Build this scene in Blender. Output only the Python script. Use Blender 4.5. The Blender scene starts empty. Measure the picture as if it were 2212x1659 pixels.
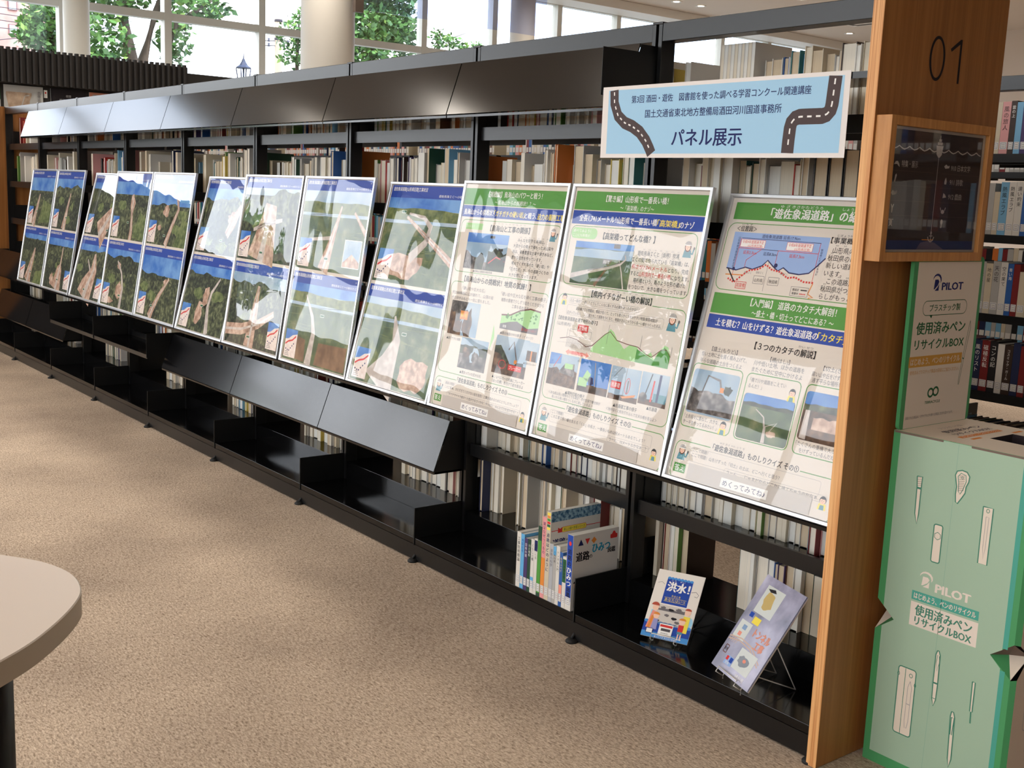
import bpy, bmesh, math, random
from mathutils import Vector, Matrix, noise

S = bpy.context.scene
COL = S.collection
RND = random.Random(7)

# ------------------------------------------------------------------ camera, sky, sun, exposure
cam_d = bpy.data.cameras.new('camera')
cam = bpy.data.objects.new('camera', cam_d)
COL.objects.link(cam)
S.camera = cam
cam_d.sensor_fit = 'HORIZONTAL'
cam_d.sensor_width = 36.0
cam_d.lens = 2441.26 / 2212 * 36.0
cam_d.clip_start = 0.05
cam_d.clip_end = 2000
R_ = Vector((0.61430743, 0.78804144, 0.04021284))
U_ = Vector((-0.15501388, 0.07055577, 0.98538956))
F_ = Vector((-0.77369056, 0.61156568, -0.1655003))
CAM = Vector((1.5694559, -2.2333398, 1.3582834))
M = Matrix(((R_.x, U_.x, -F_.x, CAM.x), (R_.y, U_.y, -F_.y, CAM.y), (R_.z, U_.z, -F_.z, CAM.z), (0, 0, 0, 1)))
cam.matrix_world = M

S.view_settings.view_transform = 'Standard'
S.view_settings.look = 'None'
S.view_settings.gamma = 1.0
S.view_settings.use_curve_mapping = False
S.view_settings.exposure = 0.3
try:
    S.cycles.max_bounces = 10
    S.cycles.diffuse_bounces = 5
    S.cycles.glossy_bounces = 4
    S.cycles.transparent_max_bounces = 16
    S.cycles.sample_clamp_indirect = 6.0
    S.cycles.caustics_reflective = False
    S.cycles.caustics_refractive = False
    S.cycles.use_denoising = True
except Exception:
    pass

W = bpy.data.worlds.new('sky')
S.world = W
W.use_nodes = True
nt = W.node_tree
nt.nodes.clear()
N = nt.nodes.new
out = N('ShaderNodeOutputWorld'); bg = N('ShaderNodeBackground')
tc = N('ShaderNodeTexCoord'); sep = N('ShaderNodeSeparateXYZ')
rmp = N('ShaderNodeValToRGB')
nz = N('ShaderNodeTexNoise'); nz.inputs['Scale'].default_value = 2.2; nz.inputs['Detail'].default_value = 6
cl = N('ShaderNodeValToRGB'); mixc = N('ShaderNodeMixRGB')
e = rmp.color_ramp.elements
e[0].position = 0.0; e[0].color = (0.12, 0.13, 0.11, 1)
e[1].position = 1.0; e[1].color = (0.16, 0.34, 0.86, 1)
a_ = rmp.color_ramp.elements.new(0.485); a_.color = (0.16, 0.17, 0.15, 1)
a_ = rmp.color_ramp.elements.new(0.505); a_.color = (0.86, 0.93, 1.0, 1)
a_ = rmp.color_ramp.elements.new(0.58); a_.color = (0.50, 0.70, 1.0, 1)
a_ = rmp.color_ramp.elements.new(0.72); a_.color = (0.27, 0.50, 0.98, 1)
ma = N('ShaderNodeMath'); ma.operation = 'MULTIPLY_ADD'; ma.inputs[1].default_value = 0.5; ma.inputs[2].default_value = 0.5
cl.color_ramp.elements[0].position = 0.47; cl.color_ramp.elements[0].color = (0, 0, 0, 1)
cl.color_ramp.elements[1].position = 0.60; cl.color_ramp.elements[1].color = (1, 1, 1, 1)
# broad bank of bright cloud towards -Y (the street side)
ycl = N('ShaderNodeMapRange'); ycl.inputs['From Min'].default_value = 0.30; ycl.inputs['From Max'].default_value = -0.55
ycl.inputs['To Min'].default_value = 0.0; ycl.inputs['To Max'].default_value = 1.0
zpos = N('ShaderNodeMath'); zpos.operation = 'GREATER_THAN'; zpos.inputs[1].default_value = 0.01
mx = N('ShaderNodeMath'); mx.operation = 'MAXIMUM'; mu = N('ShaderNodeMath'); mu.operation = 'MULTIPLY'
L = nt.links.new
L(tc.outputs['Generated'], sep.inputs[0]); L(sep.outputs['Z'], ma.inputs[0]); L(ma.outputs[0], rmp.inputs[0])
L(tc.outputs['Generated'], nz.inputs['Vector']); L(nz.outputs['Fac'], cl.inputs[0])
L(sep.outputs['Y'], ycl.inputs['Value']); L(cl.outputs[0], mx.inputs[0]); L(ycl.outputs[0], mx.inputs[1])
L(sep.outputs['Z'], zpos.inputs[0]); L(mx.outputs[0], mu.inputs[0]); L(zpos.outputs[0], mu.inputs[1])
L(mu.outputs[0], mixc.inputs[0]); L(rmp.outputs[0], mixc.inputs[1]); mixc.inputs[2].default_value = (0.93, 0.96, 1.0, 1)
L(mixc.outputs[0], bg.inputs[0]); L(bg.outputs[0], out.inputs[0])
SKY = 4.2
bg.inputs[1].default_value = SKY


def lamp(name, kind, loc, rot, energy, color=(1, 1, 1), **kw):
    d = bpy.data.lights.new(name, kind)
    d.energy = energy
    d.color = color
    for k, v in kw.items():
        setattr(d, k, v)
    o = bpy.data.objects.new(name, d)
    COL.objects.link(o)
    o.location = loc
    o.rotation_euler = rot
    return o


# sun behind the building: lights the trees outside, never enters the room
lamp('sun', 'SUN', (0, 0, 30), (math.radians(38), 0, math.radians(110)), 3.0, (1, 0.95, 0.88), angle=0.01)
# portals: guide the sky light through the two glazed walls (give no light themselves)
for nm_, loc_, rot_, sx_, sy_ in (('portal_left', (-14.2, 4.2, 2.75), (math.pi / 2, 0, -math.pi / 2), 28.4, 3.9),
                                  ('portal_front', (-3.0, -10.2, 2.75), (math.pi / 2, 0, math.pi), 22.0, 3.9)):
    po = lamp(nm_, 'AREA', loc_, rot_, 1.0, shape='RECTANGLE', size=sx_, size_y=sy_)
    try:
        po.data.cycles.is_portal = True
    except Exception:
        po.data.energy = 0.0

# ------------------------------------------------------------------ helpers
WOFF = {}


def lin(c):
    r = []
    for v in c[:3]:
        v = v / 255.0
        r.append(v / 12.92 if v <= 0.04045 else ((v + 0.055) / 1.055) ** 2.4)
    return (r[0], r[1], r[2], 1.0)


MATS = {}


def mat(name, rgb, rough=0.6, metal=0.0, spec=0.5, coat=0.0, emit=None, estr=1.0):
    if name in MATS:
        return MATS[name]
    m = bpy.data.materials.new(name)
    m.use_nodes = True
    b = m.node_tree.nodes['Principled BSDF']
    b.inputs['Base Color'].default_value = lin(rgb)
    b.inputs['Roughness'].default_value = rough
    b.inputs['Metallic'].default_value = metal
    b.inputs['Specular IOR Level'].default_value = spec
    if coat:
        b.inputs['Coat Weight'].default_value = coat
        b.inputs['Coat Roughness'].default_value = 0.06
    if emit:
        b.inputs['Emission Color'].default_value = lin(emit)
        b.inputs['Emission Strength'].default_value = estr
    MATS[name] = m
    return m


def noise_mat(name, stops, scale=8.0, stretch=(1, 1, 1), detail=4.0, rough=0.6, bump=0.0, coord='Object', spec=0.5, scale2=None, dist=0.0):
    """procedural colour from a noise texture: stops = [(position, rgb), ...]"""
    if name in MATS:
        return MATS[name]
    m = mat(name, stops[0][1], rough, spec=spec)
    t = m.node_tree
    b = t.nodes['Principled BSDF']
    c = t.nodes.new('ShaderNodeTexCoord'); mp = t.nodes.new('ShaderNodeMapping')
    n = t.nodes.new('ShaderNodeTexNoise'); r = t.nodes.new('ShaderNodeValToRGB')
    mp.inputs['Scale'].default_value = stretch
    n.inputs['Scale'].default_value = scale
    n.inputs['Detail'].default_value = detail
    n.inputs['Distortion'].default_value = dist
    el = r.color_ramp.elements
    el[0].position = stops[0][0]; el[0].color = lin(stops[0][1])
    el[1].position = stops[-1][0]; el[1].color = lin(stops[-1][1])
    for p, cc in stops[1:-1]:
        q = el.new(p); q.color = lin(cc)
    t.links.new(c.outputs[coord], mp.inputs['Vector'])
    t.links.new(mp.outputs[0], n.inputs['Vector'])
    t.links.new(n.outputs['Fac'], r.inputs[0])
    src = r.outputs[0]
    if scale2:
        n2 = t.nodes.new('ShaderNodeTexNoise'); n2.inputs['Scale'].default_value = scale2[0]; n2.inputs['Detail'].default_value = 3
        r2 = t.nodes.new('ShaderNodeValToRGB')
        r2.color_ramp.elements[0].position = 0.35; r2.color_ramp.elements[0].color = lin(scale2[1])
        r2.color_ramp.elements[1].position = 0.65; r2.color_ramp.elements[1].color = lin(scale2[2])
        mm = t.nodes.new('ShaderNodeMixRGB'); mm.blend_type = 'MULTIPLY'; mm.inputs[0].default_value = 1.0
        t.links.new(c.outputs[coord], n2.inputs['Vector']); t.links.new(n2.outputs['Fac'], r2.inputs[0])
        t.links.new(src, mm.inputs[1]); t.links.new(r2.outputs[0], mm.inputs[2]); src = mm.outputs[0]
    t.links.new(src, b.inputs['Base Color'])
    if bump:
        bp = t.nodes.new('ShaderNodeBump'); bp.inputs['Strength'].default_value = bump; bp.inputs['Distance'].default_value = 0.004
        t.links.new(n.outputs['Fac'], bp.inputs['Height']); t.links.new(bp.outputs[0], b.inputs['Normal'])
    return m


def film_mat(name, gain, tint=(1, 1, 1, 1), rough=0.02, gcol=(1, 1, 1, 1)):
    """clear sheet: see-through, with a Fresnel mirror on top"""
    if name in MATS:
        return MATS[name]
    m = bpy.data.materials.new(name)
    m.use_nodes = True
    t = m.node_tree
    t.nodes.clear()
    o = t.nodes.new('ShaderNodeOutputMaterial'); mx = t.nodes.new('ShaderNodeMixShader')
    tr = t.nodes.new('ShaderNodeBsdfTransparent'); gl = t.nodes.new('ShaderNodeBsdfGlossy')
    # Schlick's curve on the facing angle, the same from both sides of the sheet
    lw = t.nodes.new('ShaderNodeLayerWeight'); lw.inputs['Blend'].default_value = 0.5
    pw = t.nodes.new('ShaderNodeMath'); pw.operation = 'POWER'; pw.inputs[1].default_value = 5.0
    fr = t.nodes.new('ShaderNodeMath'); fr.operation = 'MULTIPLY_ADD'; fr.inputs[1].default_value = 0.96; fr.inputs[2].default_value = 0.04
    t.links.new(lw.outputs['Facing'], pw.inputs[0]); t.links.new(pw.outputs[0], fr.inputs[0])
    mu = t.nodes.new('ShaderNodeMath'); mu.operation = 'MULTIPLY'; mu.use_clamp = True
    mu.inputs[1].default_value = gain
    gl.inputs['Roughness'].default_value = rough
    gl.inputs['Color'].default_value = gcol
    tr.inputs['Color'].default_value = tint
    t.links.new(fr.outputs[0], mu.inputs[0]); t.links.new(mu.outputs[0], mx.inputs[0])
    t.links.new(tr.outputs[0], mx.inputs[1]); t.links.new(gl.outputs[0], mx.inputs[2]); t.links.new(mx.outputs[0], o.inputs[0])
    MATS[name] = m
    return m


def tag(o, label=None, cat=None, group=None, kind=None):
    if label: o['label'] = label
    if cat: o['category'] = cat
    if group: o['group'] = group
    if kind: o['kind'] = kind
    return o


def thing(name, loc, label, cat, group=None):
    o = bpy.data.objects.new(name, None)
    o.empty_display_size = 0.05
    COL.objects.link(o)
    o.location = loc
    WOFF[o.name] = Vector(loc)
    return tag(o, label, cat, group)


class MB:
    """collects shapes in world coordinates, then links them as ONE mesh object"""

    def __init__(s):
        s.v = []; s.f = []; s.m = []; s.mats = []; s.sm = []

    def mi(s, m):
        if m not in s.mats:
            s.mats.append(m)
        return s.mats.index(m)

    def add(s, vs, fs, m, smooth=False):
        b = len(s.v); k = s.mi(m)
        s.v.extend([tuple(p) for p in vs])
        for f in fs:
            s.f.append(tuple(b + i for i in f)); s.m.append(k); s.sm.append(smooth)

    def box(s, x0, x1, y0, y1, z0, z1, m):
        vs = [(x0, y0, z0), (x1, y0, z0), (x1, y1, z0), (x0, y1, z0), (x0, y0, z1), (x1, y0, z1), (x1, y1, z1), (x0, y1, z1)]
        s.add(vs, [(0, 3, 2, 1), (4, 5, 6, 7), (0, 1, 5, 4), (1, 2, 6, 5), (2, 3, 7, 6), (3, 0, 4, 7)], m)

    def bbox(s, x0, x1, y0, y1, z0, z1, m, b=0.001):
        """box with chamfered edges"""
        bm = bmesh.new()
        bmesh.ops.create_cube(bm, size=1.0)
        for v in bm.verts:
            v.co = Vector((x0 + (v.co.x + .5) * (x1 - x0), y0 + (v.co.y + .5) * (y1 - y0), z0 + (v.co.z + .5) * (z1 - z0)))
        bmesh.ops.bevel(bm, geom=bm.edges[:], offset=b, segments=2, profile=0.5, affect='EDGES')
        s.bm(bm, m)

    def bm(s, bm, m, smooth=False, mw=None):
        bm.verts.index_update()
        vs = [(mw @ v.co) if mw else v.co.copy() for v in bm.verts]
        s.add(vs, [tuple(v.index for v in f.verts) for f in bm.faces], m, smooth)
        bm.free()

    def prism(s, prof, x0, x1, m):
        """profile in (y,z), swept along x"""
        n = len(prof)
        vs = [(x0, p[0], p[1]) for p in prof] + [(x1, p[0], p[1]) for p in prof]
        fs = [tuple(range(n - 1, -1, -1)), tuple(range(n, 2 * n))]
        fs += [(i, (i + 1) % n, n + (i + 1) % n, n + i) for i in range(n)]
        s.add(vs, fs, m)

    def prismz(s, prof, z0, z1, m, smooth=False):
        n = len(prof)
        vs = [(p[0], p[1], z0) for p in prof] + [(p[0], p[1], z1) for p in prof]
        s.add(vs, [tuple(range(n - 1, -1, -1)), tuple(range(n, 2 * n))], m)
        s.add(vs, [(i, (i + 1) % n, n + (i + 1) % n, n + i) for i in range(n)], m, smooth)

    def tube(s, pts, r, m, seg=8, caps=True):
        pts = [Vector(p) for p in pts]
        rs = r if isinstance(r, (list, tuple)) else [r] * len(pts)
        vs = []; fs = []
        up = Vector((0.13, 0.27, 0.95))
        for i, p in enumerate(pts):
            d = (pts[min(i + 1, len(pts) - 1)] - pts[max(i - 1, 0)]).normalized()
            a = d.cross(up)
            if a.length < 1e-3: a = d.cross(Vector((1, 0, 0)))
            a.normalize(); b = d.cross(a)
            for k in range(seg):
                t = 2 * math.pi * k / seg
                vs.append(p + (a * math.cos(t) + b * math.sin(t)) * rs[i])
        for i in range(len(pts) - 1):
            for k in range(seg):
                k2 = (k + 1) % seg
                fs.append((i * seg + k, i * seg + k2, (i + 1) * seg + k2, (i + 1) * seg + k))
        if caps:
            fs.append(tuple(range(seg - 1, -1, -1))); o = (len(pts) - 1) * seg
            fs.append(tuple(range(o, o + seg)))
        s.add(vs, fs, m, True)

    def lathe(s, c, prof, m, seg=32, smooth=True):
        """profile [(r, z)] about a vertical axis through c=(x,y)"""
        vs = []; fs = []
        for r, z in prof:
            for k in range(seg):
                t = 2 * math.pi * k / seg
                vs.append((c[0] + r * math.cos(t), c[1] + r * math.sin(t), z))
        for i in range(len(prof) - 1):
            for k in range(seg):
                k2 = (k + 1) % seg
                fs.append((i * seg + k, i * seg + k2, (i + 1) * seg + k2, (i + 1) * seg + k))
        s.add(vs, fs, m, smooth)

    def build(s, name, parent=None, **kw):
        me = bpy.data.meshes.new(name)
        off = WOFF.get(parent.name, Vector((0, 0, 0))) if parent else Vector((0, 0, 0))
        me.from_pydata([(x - off.x, y - off.y, z - off.z) for x, y, z in s.v], [], s.f)
        for m in s.mats: me.materials.append(m)
        me.polygons.foreach_set('material_index', s.m)
        me.polygons.foreach_set('use_smooth', s.sm)
        me.update()
        o = bpy.data.objects.new(name, me)
        COL.objects.link(o)
        if parent:
            o.parent = parent
            WOFF[o.name] = off
        return tag(o, **kw)


# ---- lettering: glyphs of Blender's own default font turned into flat faces
_fc = bpy.data.curves.new('glyphs', 'FONT')
_fc.resolution_u = 2
_fo = bpy.data.objects.new('glyphs', _fc)
COL.objects.link(_fo)
_gl = {}


def glyphs(txt, bold=0.0):
    key = (txt, bold)
    if key not in _gl:
        _fc.body = txt
        _fc.offset = bold
        bpy.context.view_layer.update()
        me = bpy.data.meshes.new_from_object(_fo.evaluated_get(bpy.context.evaluated_depsgraph_get()))
        vs = [(v.co.x, v.co.y) for v in me.vertices]
        fs = [tuple(p.vertices) for p in me.polygons]
        bpy.data.meshes.remove(me)
        if not vs: vs = [(0, 0)]
        _gl[key] = (vs, fs, min(v[0] for v in vs), max(v[0] for v in vs), min(v[1] for v in vs), max(v[1] for v in vs))
    return _gl[key]


class Art:
    """flat printing on a plane: origin o, axes u (right) and v (up), unit in metres (sc = 0.01 for centimetres)"""

    def __init__(s, mb, o, u, v, sc=0.01, step=0.00012, lift=0.0):
        s.mb = mb; s.o = Vector(o); s.u = Vector(u); s.v = Vector(v); s.n = s.u.cross(s.v); s.sc = sc; s.st = step; s.lift = lift

    def P(s, x, y, l=0):
        return s.o + s.u * (x * s.sc) + s.v * (y * s.sc) + s.n * (l * s.st + s.lift)

    def poly(s, pts, m, l=1):
        a = sum(pts[i][0] * pts[(i + 1) % len(pts)][1] - pts[(i + 1) % len(pts)][0] * pts[i][1] for i in range(len(pts)))
        if a < 0: pts = pts[::-1]
        s.mb.add([s.P(x, y, l) for x, y in pts], [tuple(range(len(pts)))], m)

    def rect(s, x0, y0, x1, y1, m, l=1):
        s.poly([(x0, y0), (x1, y0), (x1, y1), (x0, y1)], m, l)

    @staticmethod
    def rr(x0, y0, x1, y1, r, n=5):
        p = []
        for cx, cy, a in ((x1 - r, y0 + r, -90), (x1 - r, y1 - r, 0), (x0 + r, y1 - r, 90), (x0 + r, y0 + r, 180)):
            for k in range(n + 1):
                t = math.radians(a + 90 * k / n)
                p.append((cx + r * math.cos(t), cy + r * math.sin(t)))
        return p

    def rrect(s, x0, y0, x1, y1, r, m, l=1):
        s.poly(s.rr(x0, y0, x1, y1, r), m, l)

    def ring(s, A, B, m, l=1):
        n = len(A)
        s.mb.add([s.P(x, y, l) for x, y in A] + [s.P(x, y, l) for x, y in B], [(i, (i + 1) % n, n + (i + 1) % n, n + i) for i in range(n)], m)

    def rline(s, x0, y0, x1, y1, r, w, m, l=1):
        s.ring(s.rr(x0, y0, x1, y1, r), s.rr(x0 + w, y0 + w, x1 - w, y1 - w, max(r - w, .01)), m, l)

    def ell(s, x, y, a, b, m, l=1, n=18, a0=0, a1=360, rot=0):
        c, d = math.cos(math.radians(rot)), math.sin(math.radians(rot))
        p = []
        k = n if a1 - a0 >= 360 else n + 1
        for i in range(k):
            t = math.radians(a0 + (a1 - a0) * i / n)
            px, py = a * math.cos(t), b * math.sin(t)
            p.append((x + px * c - py * d, y + px * d + py * c))
        s.poly(p, m, l)

    def ering(s, x, y, a, b, w, m, l=1, n=28):
        A = [(x + a * math.cos(2 * math.pi * i / n), y + b * math.sin(2 * math.pi * i / n)) for i in range(n)]
        B = [(x + (a - w) * math.cos(2 * math.pi * i / n), y + (b - w) * math.sin(2 * math.pi * i / n)) for i in range(n)]
        s.ring(A, B, m, l)

    def line(s, pts, w, m, l=1):
        """strip along a polyline; w a number or one width per point"""
        ws = w if isinstance(w, (list, tuple)) else [w] * len(pts)
        A = []; B = []
        for i, p in enumerate(pts):
            q0 = pts[max(i - 1, 0)]; q1 = pts[min(i + 1, len(pts) - 1)]
            dx, dy = q1[0] - q0[0], q1[1] - q0[1]; d = math.hypot(dx, dy) or 1
            nx, ny = -dy / d * ws[i] / 2, dx / d * ws[i] / 2
            A.append((p[0] + nx, p[1] + ny)); B.append((p[0] - nx, p[1] - ny))
        n = len(pts)
        s.mb.add([s.P(x, y, l) for x, y in B] + [s.P(x, y, l) for x, y in A], [(i, i + 1, n + i + 1, n + i) for i in range(n - 1)], m)

    def dashes(s, pts, w, on, off, m, l=1):
        tot = 0; seg = []
        for i in range(len(pts) - 1):
            d = math.dist(pts[i], pts[i + 1]); seg.append((tot, d, pts[i], pts[i + 1])); tot += d

        def at(t):
            for a, d, p, q in seg:
                if t <= a + d + 1e-9:
                    k = (t - a) / d if d else 0
                    return (p[0] + (q[0] - p[0]) * k, p[1] + (q[1] - p[1]) * k)
            return pts[-1]
        t = off * .5
        while t + on < tot:
            s.line([at(t), at(t + on / 2), at(t + on)], w, m, l); t += on + off

    def text(s, txt, x, y, m, w=None, h=None, al='L', l=8, bold=0.0, y_mid=0.38, skew=0.0):
        """one line, its vertical middle at y; w fits the width, h the glyph height"""
        vs, fs, xa, xb, ya, yb = glyphs(txt)
        if not fs: return
        sx = w / (xb - xa) if w else None
        sy = h / 0.9 if h else None
        if sx is None: sx = sy
        if sy is None: sy = sx
        x0 = x if al == 'L' else (x - (xb - xa) * sx / 2 if al == 'C' else x - (xb - xa) * sx)
        bo = bold * sy
        for i, (dx, dy) in enumerate(((0, 0),) if not bold else ((-bo, 0), (bo, 0), (0, bo * .8))):
            s.mb.add([s.P(x0 + dx + (a - xa) * sx + (b - y_mid) * sy * skew, y + dy + (b - y_mid) * sy, l + i * .3) for a, b in vs], fs, m)

    def vtext(s, txt, x, y, m, h, l=8, pitch=None, bold=0.0, sx=1.0):
        """vertical writing, top at y"""
        p = pitch or h * 1.08
        for i, ch in enumerate(txt):
            if ch == ' ': continue
            if ch == 'ー':
                s.line([(x, y - i * p - h * .1), (x, y - i * p - h * .9)], h * .1, m, l); continue
            vs, fs, xa, xb, ya, yb = glyphs(ch)
            k = h / 0.95
            for j, dx in enumerate((0,) if not bold else (-bold * k * .7, bold * k * .7)):
                s.mb.add([s.P(x + dx + (a - (xa + xb) / 2) * k * sx, y - i * p - h / 2 + (b - .38) * k, l + j * .3) for a, b in vs], fs, m)


# ------------------------------------------------------------------ materials
BLACK = noise_mat('black_satin_steel', [(0.3, (13, 13, 14)), (0.7, (17, 17, 18))], 40, rough=0.3, spec=0.55)
BLACKM = mat('black_steel_side', (15, 15, 16), 0.45, spec=0.4)
FLAP = mat('black_gloss_board', (11, 11, 13), 0.13, spec=0.6)
GLOSSB = mat('black_gloss_shelf', (9, 9, 10), 0.12, spec=0.5)
RUBBER = mat('black_rubber', (14, 14, 14), 0.7)
WHITE = mat('white_paint', (228, 226, 220), 0.55)
FRAMEW = mat('white_window_frame', (222, 222, 214), 0.45)
CEIL = mat('ceiling_board', (214, 204, 192), 0.85)
WALLM = mat('warm_wall_paint', (214, 200, 186), 0.8)
COLM = mat('column_paint', (205, 200, 190), 0.6)
COLT = mat('column_tan', (182, 150, 122), 0.6)
ALU = mat('brushed_aluminium', (216, 218, 220), 0.28, metal=0.75)
PAPER = mat('white_print_paper', (226, 216, 204), 0.75, spec=0.3)
WOOD = noise_mat('pine_board', [(0.25, (134, 84, 40)), (0.5, (156, 102, 52)), (0.75, (172, 118, 64))], 3.0, (18, 18, 0.35), 6, rough=0.45, dist=0.6)
PLY = noise_mat('ply_edge', [(0.3, (190, 122, 66)), (0.5, (222, 164, 104)), (0.7, (236, 184, 124))], 14, (22, 22, 0.25), 4, rough=0.5)
OAKF = noise_mat('sign_frame_wood', [(0.3, (176, 116, 56)), (0.7, (204, 146, 82))], 6, (14, 14, 1.2), 5, rough=0.45)
CARPET = noise_mat('carpet', [(0.30, (152, 136, 120)), (0.5, (206, 190, 172)), (0.72, (240, 228, 212))], 85, (1, 2.4, 1), 5, rough=0.95, bump=0.35, spec=0.1,
                   scale2=(1.1, (212, 206, 202), (255, 250, 244)), dist=0.8)
GLASS = film_mat('window_glass', 1.2)
FILM = film_mat('clear_film', 1.4, rough=0.012)
SIGNGL = film_mat('sign_glass', 0.8, rough=0.01)
SMOKE = film_mat('smoke_screen_glass', 1.6, tint=(0.80, 0.84, 0.98, 1), rough=0.05, gcol=(0.8, 0.85, 1, 1))  # blue of the lens flare put into tint and gloss colour
INK = mat('ink_black', (34, 30, 34), 0.7, spec=0.25)
INKG = mat('ink_grey', (112, 106, 108), 0.7, spec=0.25)
INKL = mat('ink_light_grey', (172, 164, 160), 0.7, spec=0.25)
INKR = mat('ink_red', (214, 56, 52), 0.7, spec=0.25)
INKP = mat('ink_pink', (236, 150, 130), 0.7, spec=0.25)
INKW = mat('ink_white', (244, 242, 238), 0.7, spec=0.25)
INKY = mat('ink_yellow', (244, 222, 84), 0.7, spec=0.25)
INKGR = mat('ink_green', (84, 152, 66), 0.7, spec=0.25)
INKDG = mat('ink_dark_green', (44, 98, 60), 0.7, spec=0.25)
INKLG = mat('ink_pale_green', (168, 214, 146), 0.7, spec=0.25)
INKB = mat('ink_blue', (36, 72, 164), 0.7, spec=0.25)
INKN = mat('ink_navy', (34, 40, 96), 0.7, spec=0.25)
INKS = mat('ink_sky', (150, 178, 224), 0.7, spec=0.25)
INKT = mat('ink_teal', (92, 146, 160), 0.7, spec=0.25)
INKO = mat('ink_orange', (226, 140, 60), 0.7, spec=0.25)
SKIN = mat('ink_skin', (246, 204, 178), 0.7, spec=0.25)
HAIR = mat('ink_brown', (110, 62, 48), 0.7, spec=0.25)
GREYF = mat('grey_flap_paper', (198, 190, 182), 0.75, spec=0.3)
BANBLUE = mat('banner_blue', (164, 206, 234), 0.6, spec=0.3)
ROAD = mat('banner_road', (74, 60, 60), 0.6, spec=0.3)
# printed photographs
PSKY = noise_mat('print_sky', [(0.35, (52, 112, 196)), (0.65, (120, 168, 222))], 9, rough=0.7, spec=0.25)
PHAZE = noise_mat('print_haze', [(0.35, (140, 170, 196)), (0.65, (186, 202, 214))], 9, rough=0.7, spec=0.25)
PFOR = noise_mat('print_forest', [(0.33, (30, 36, 28)), (0.5, (70, 78, 54)), (0.66, (122, 128, 92))], 42, detail=7, rough=0.7, spec=0.25)
PFOR2 = noise_mat('print_dark_forest', [(0.33, (22, 28, 24)), (0.5, (48, 56, 42)), (0.66, (88, 96, 70))], 48, detail=7, rough=0.7, spec=0.25)
PGRN = noise_mat('print_meadow', [(0.35, (74, 92, 52)), (0.65, (132, 142, 90))], 34, detail=6, rough=0.7, spec=0.25)
PPAD = noise_mat('print_paddy', [(0.35, (58, 80, 54)), (0.55, (88, 108, 72)), (0.7, (132, 136, 100))], 18, detail=5, rough=0.7, spec=0.25)
PBRN = noise_mat('print_tilled', [(0.35, (104, 76, 54)), (0.65, (142, 110, 82))], 18, detail=5, rough=0.7, spec=0.25)
PDIRT = noise_mat('print_dirt', [(0.33, (160, 126, 106)), (0.5, (194, 160, 140)), (0.67, (222, 196, 176))], 38, detail=5, rough=0.7, spec=0.25)
PROAD = noise_mat('print_road', [(0.4, (188, 176, 168)), (0.6, (214, 204, 196))], 30, rough=0.7, spec=0.25)
PROCK = noise_mat('print_rock', [(0.32, (40, 36, 36)), (0.5, (92, 84, 82)), (0.7, (160, 152, 150))], 42, detail=8, rough=0.7, spec=0.25)
PSOIL = noise_mat('print_soil', [(0.32, (52, 36, 28)), (0.5, (96, 70, 54)), (0.7, (146, 112, 88))], 40, detail=8, rough=0.7, spec=0.25)
PMAP = noise_mat('print_map', [(0.35, (232, 214, 206)), (0.65, (246, 234, 226))], 60, rough=0.7, spec=0.25)

# ------------------------------------------------------------------ the room
def struct(mb, name, label, cat):
    return mb.build(name, label=label, cat=cat, kind='structure')


ZC = 4.75
XL, XR, YF, YB = -14.0, 8.0, -10.0, 18.5
b = MB(); b.box(XL - .3, XR + .2, YF - .3, YB + .2, -.2, 0, CARPET); struct(b, 'floor', 'beige grey flecked carpet floor of the library', 'floor')
b = MB(); b.box(XL - .3, XR + .2, YF - .3, YB + .2, ZC, ZC + .25, CEIL); struct(b, 'ceiling', 'warm white flat ceiling of the reading hall', 'ceiling')
b = MB(); b.box(XR, XR + .2, YF, YB, 0, ZC, mat('brown_wall', (92, 76, 64), .8)); struct(b, 'wall_right', 'plain brown wall on the right of the hall', 'wall')
b = MB(); b.box(XL, XR, YB, YB + .2, 0, ZC, WALLM); struct(b, 'wall_back', 'plain warm white wall at the back of the hall', 'wall')
b = MB(); b.box(XL - .2, XL, YF, YB, 0, 1.0, WALLM); b.box(XL - .2, XL, YF, YB, 4.66, ZC, FRAMEW); b.box(XL - .2, XL, 17.82, YB, 1.0, 4.66, WALLM)
struct(b, 'wall_left', 'low wall and head beam around the tall windows', 'wall')
b = MB(); b.box(XL, XR, YF - .2, YF, 0, 0.9, WALLM); b.box(XL, XR, YF - .2, YF, 4.66, ZC, FRAMEW)
struct(b, 'wall_front', 'low wall and head beam around the street windows', 'wall')
b = MB(); b.box(XL + .02, XL + .55, YF, YB, 4.60, 4.745, WHITE); struct(b, 'trim_1', 'white curtain box strip along the top of the tall windows', 'trim')

ORD = ['first', 'second', 'third', 'fourth', 'fifth', 'sixth', 'seventh', 'eighth', 'ninth', 'tenth', 'eleventh', 'twelfth', 'thirteenth', 'fourteenth',
       'fifteenth', 'sixteenth', 'seventeenth', 'eighteenth', 'nineteenth', 'twentieth']
TENS = {20: 'twenty', 30: 'thirty', 40: 'forty', 50: 'fifty'}


def ordinal(i):
    """0 -> first"""
    n = i + 1
    if n <= 20: return ORD[n - 1]
    t = n // 10 * 10; r = n % 10
    return TENS[t] + '-' + ORD[r - 1] if r else {30: 'thirtieth', 40: 'fortieth', 50: 'fiftieth'}[t]


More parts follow.
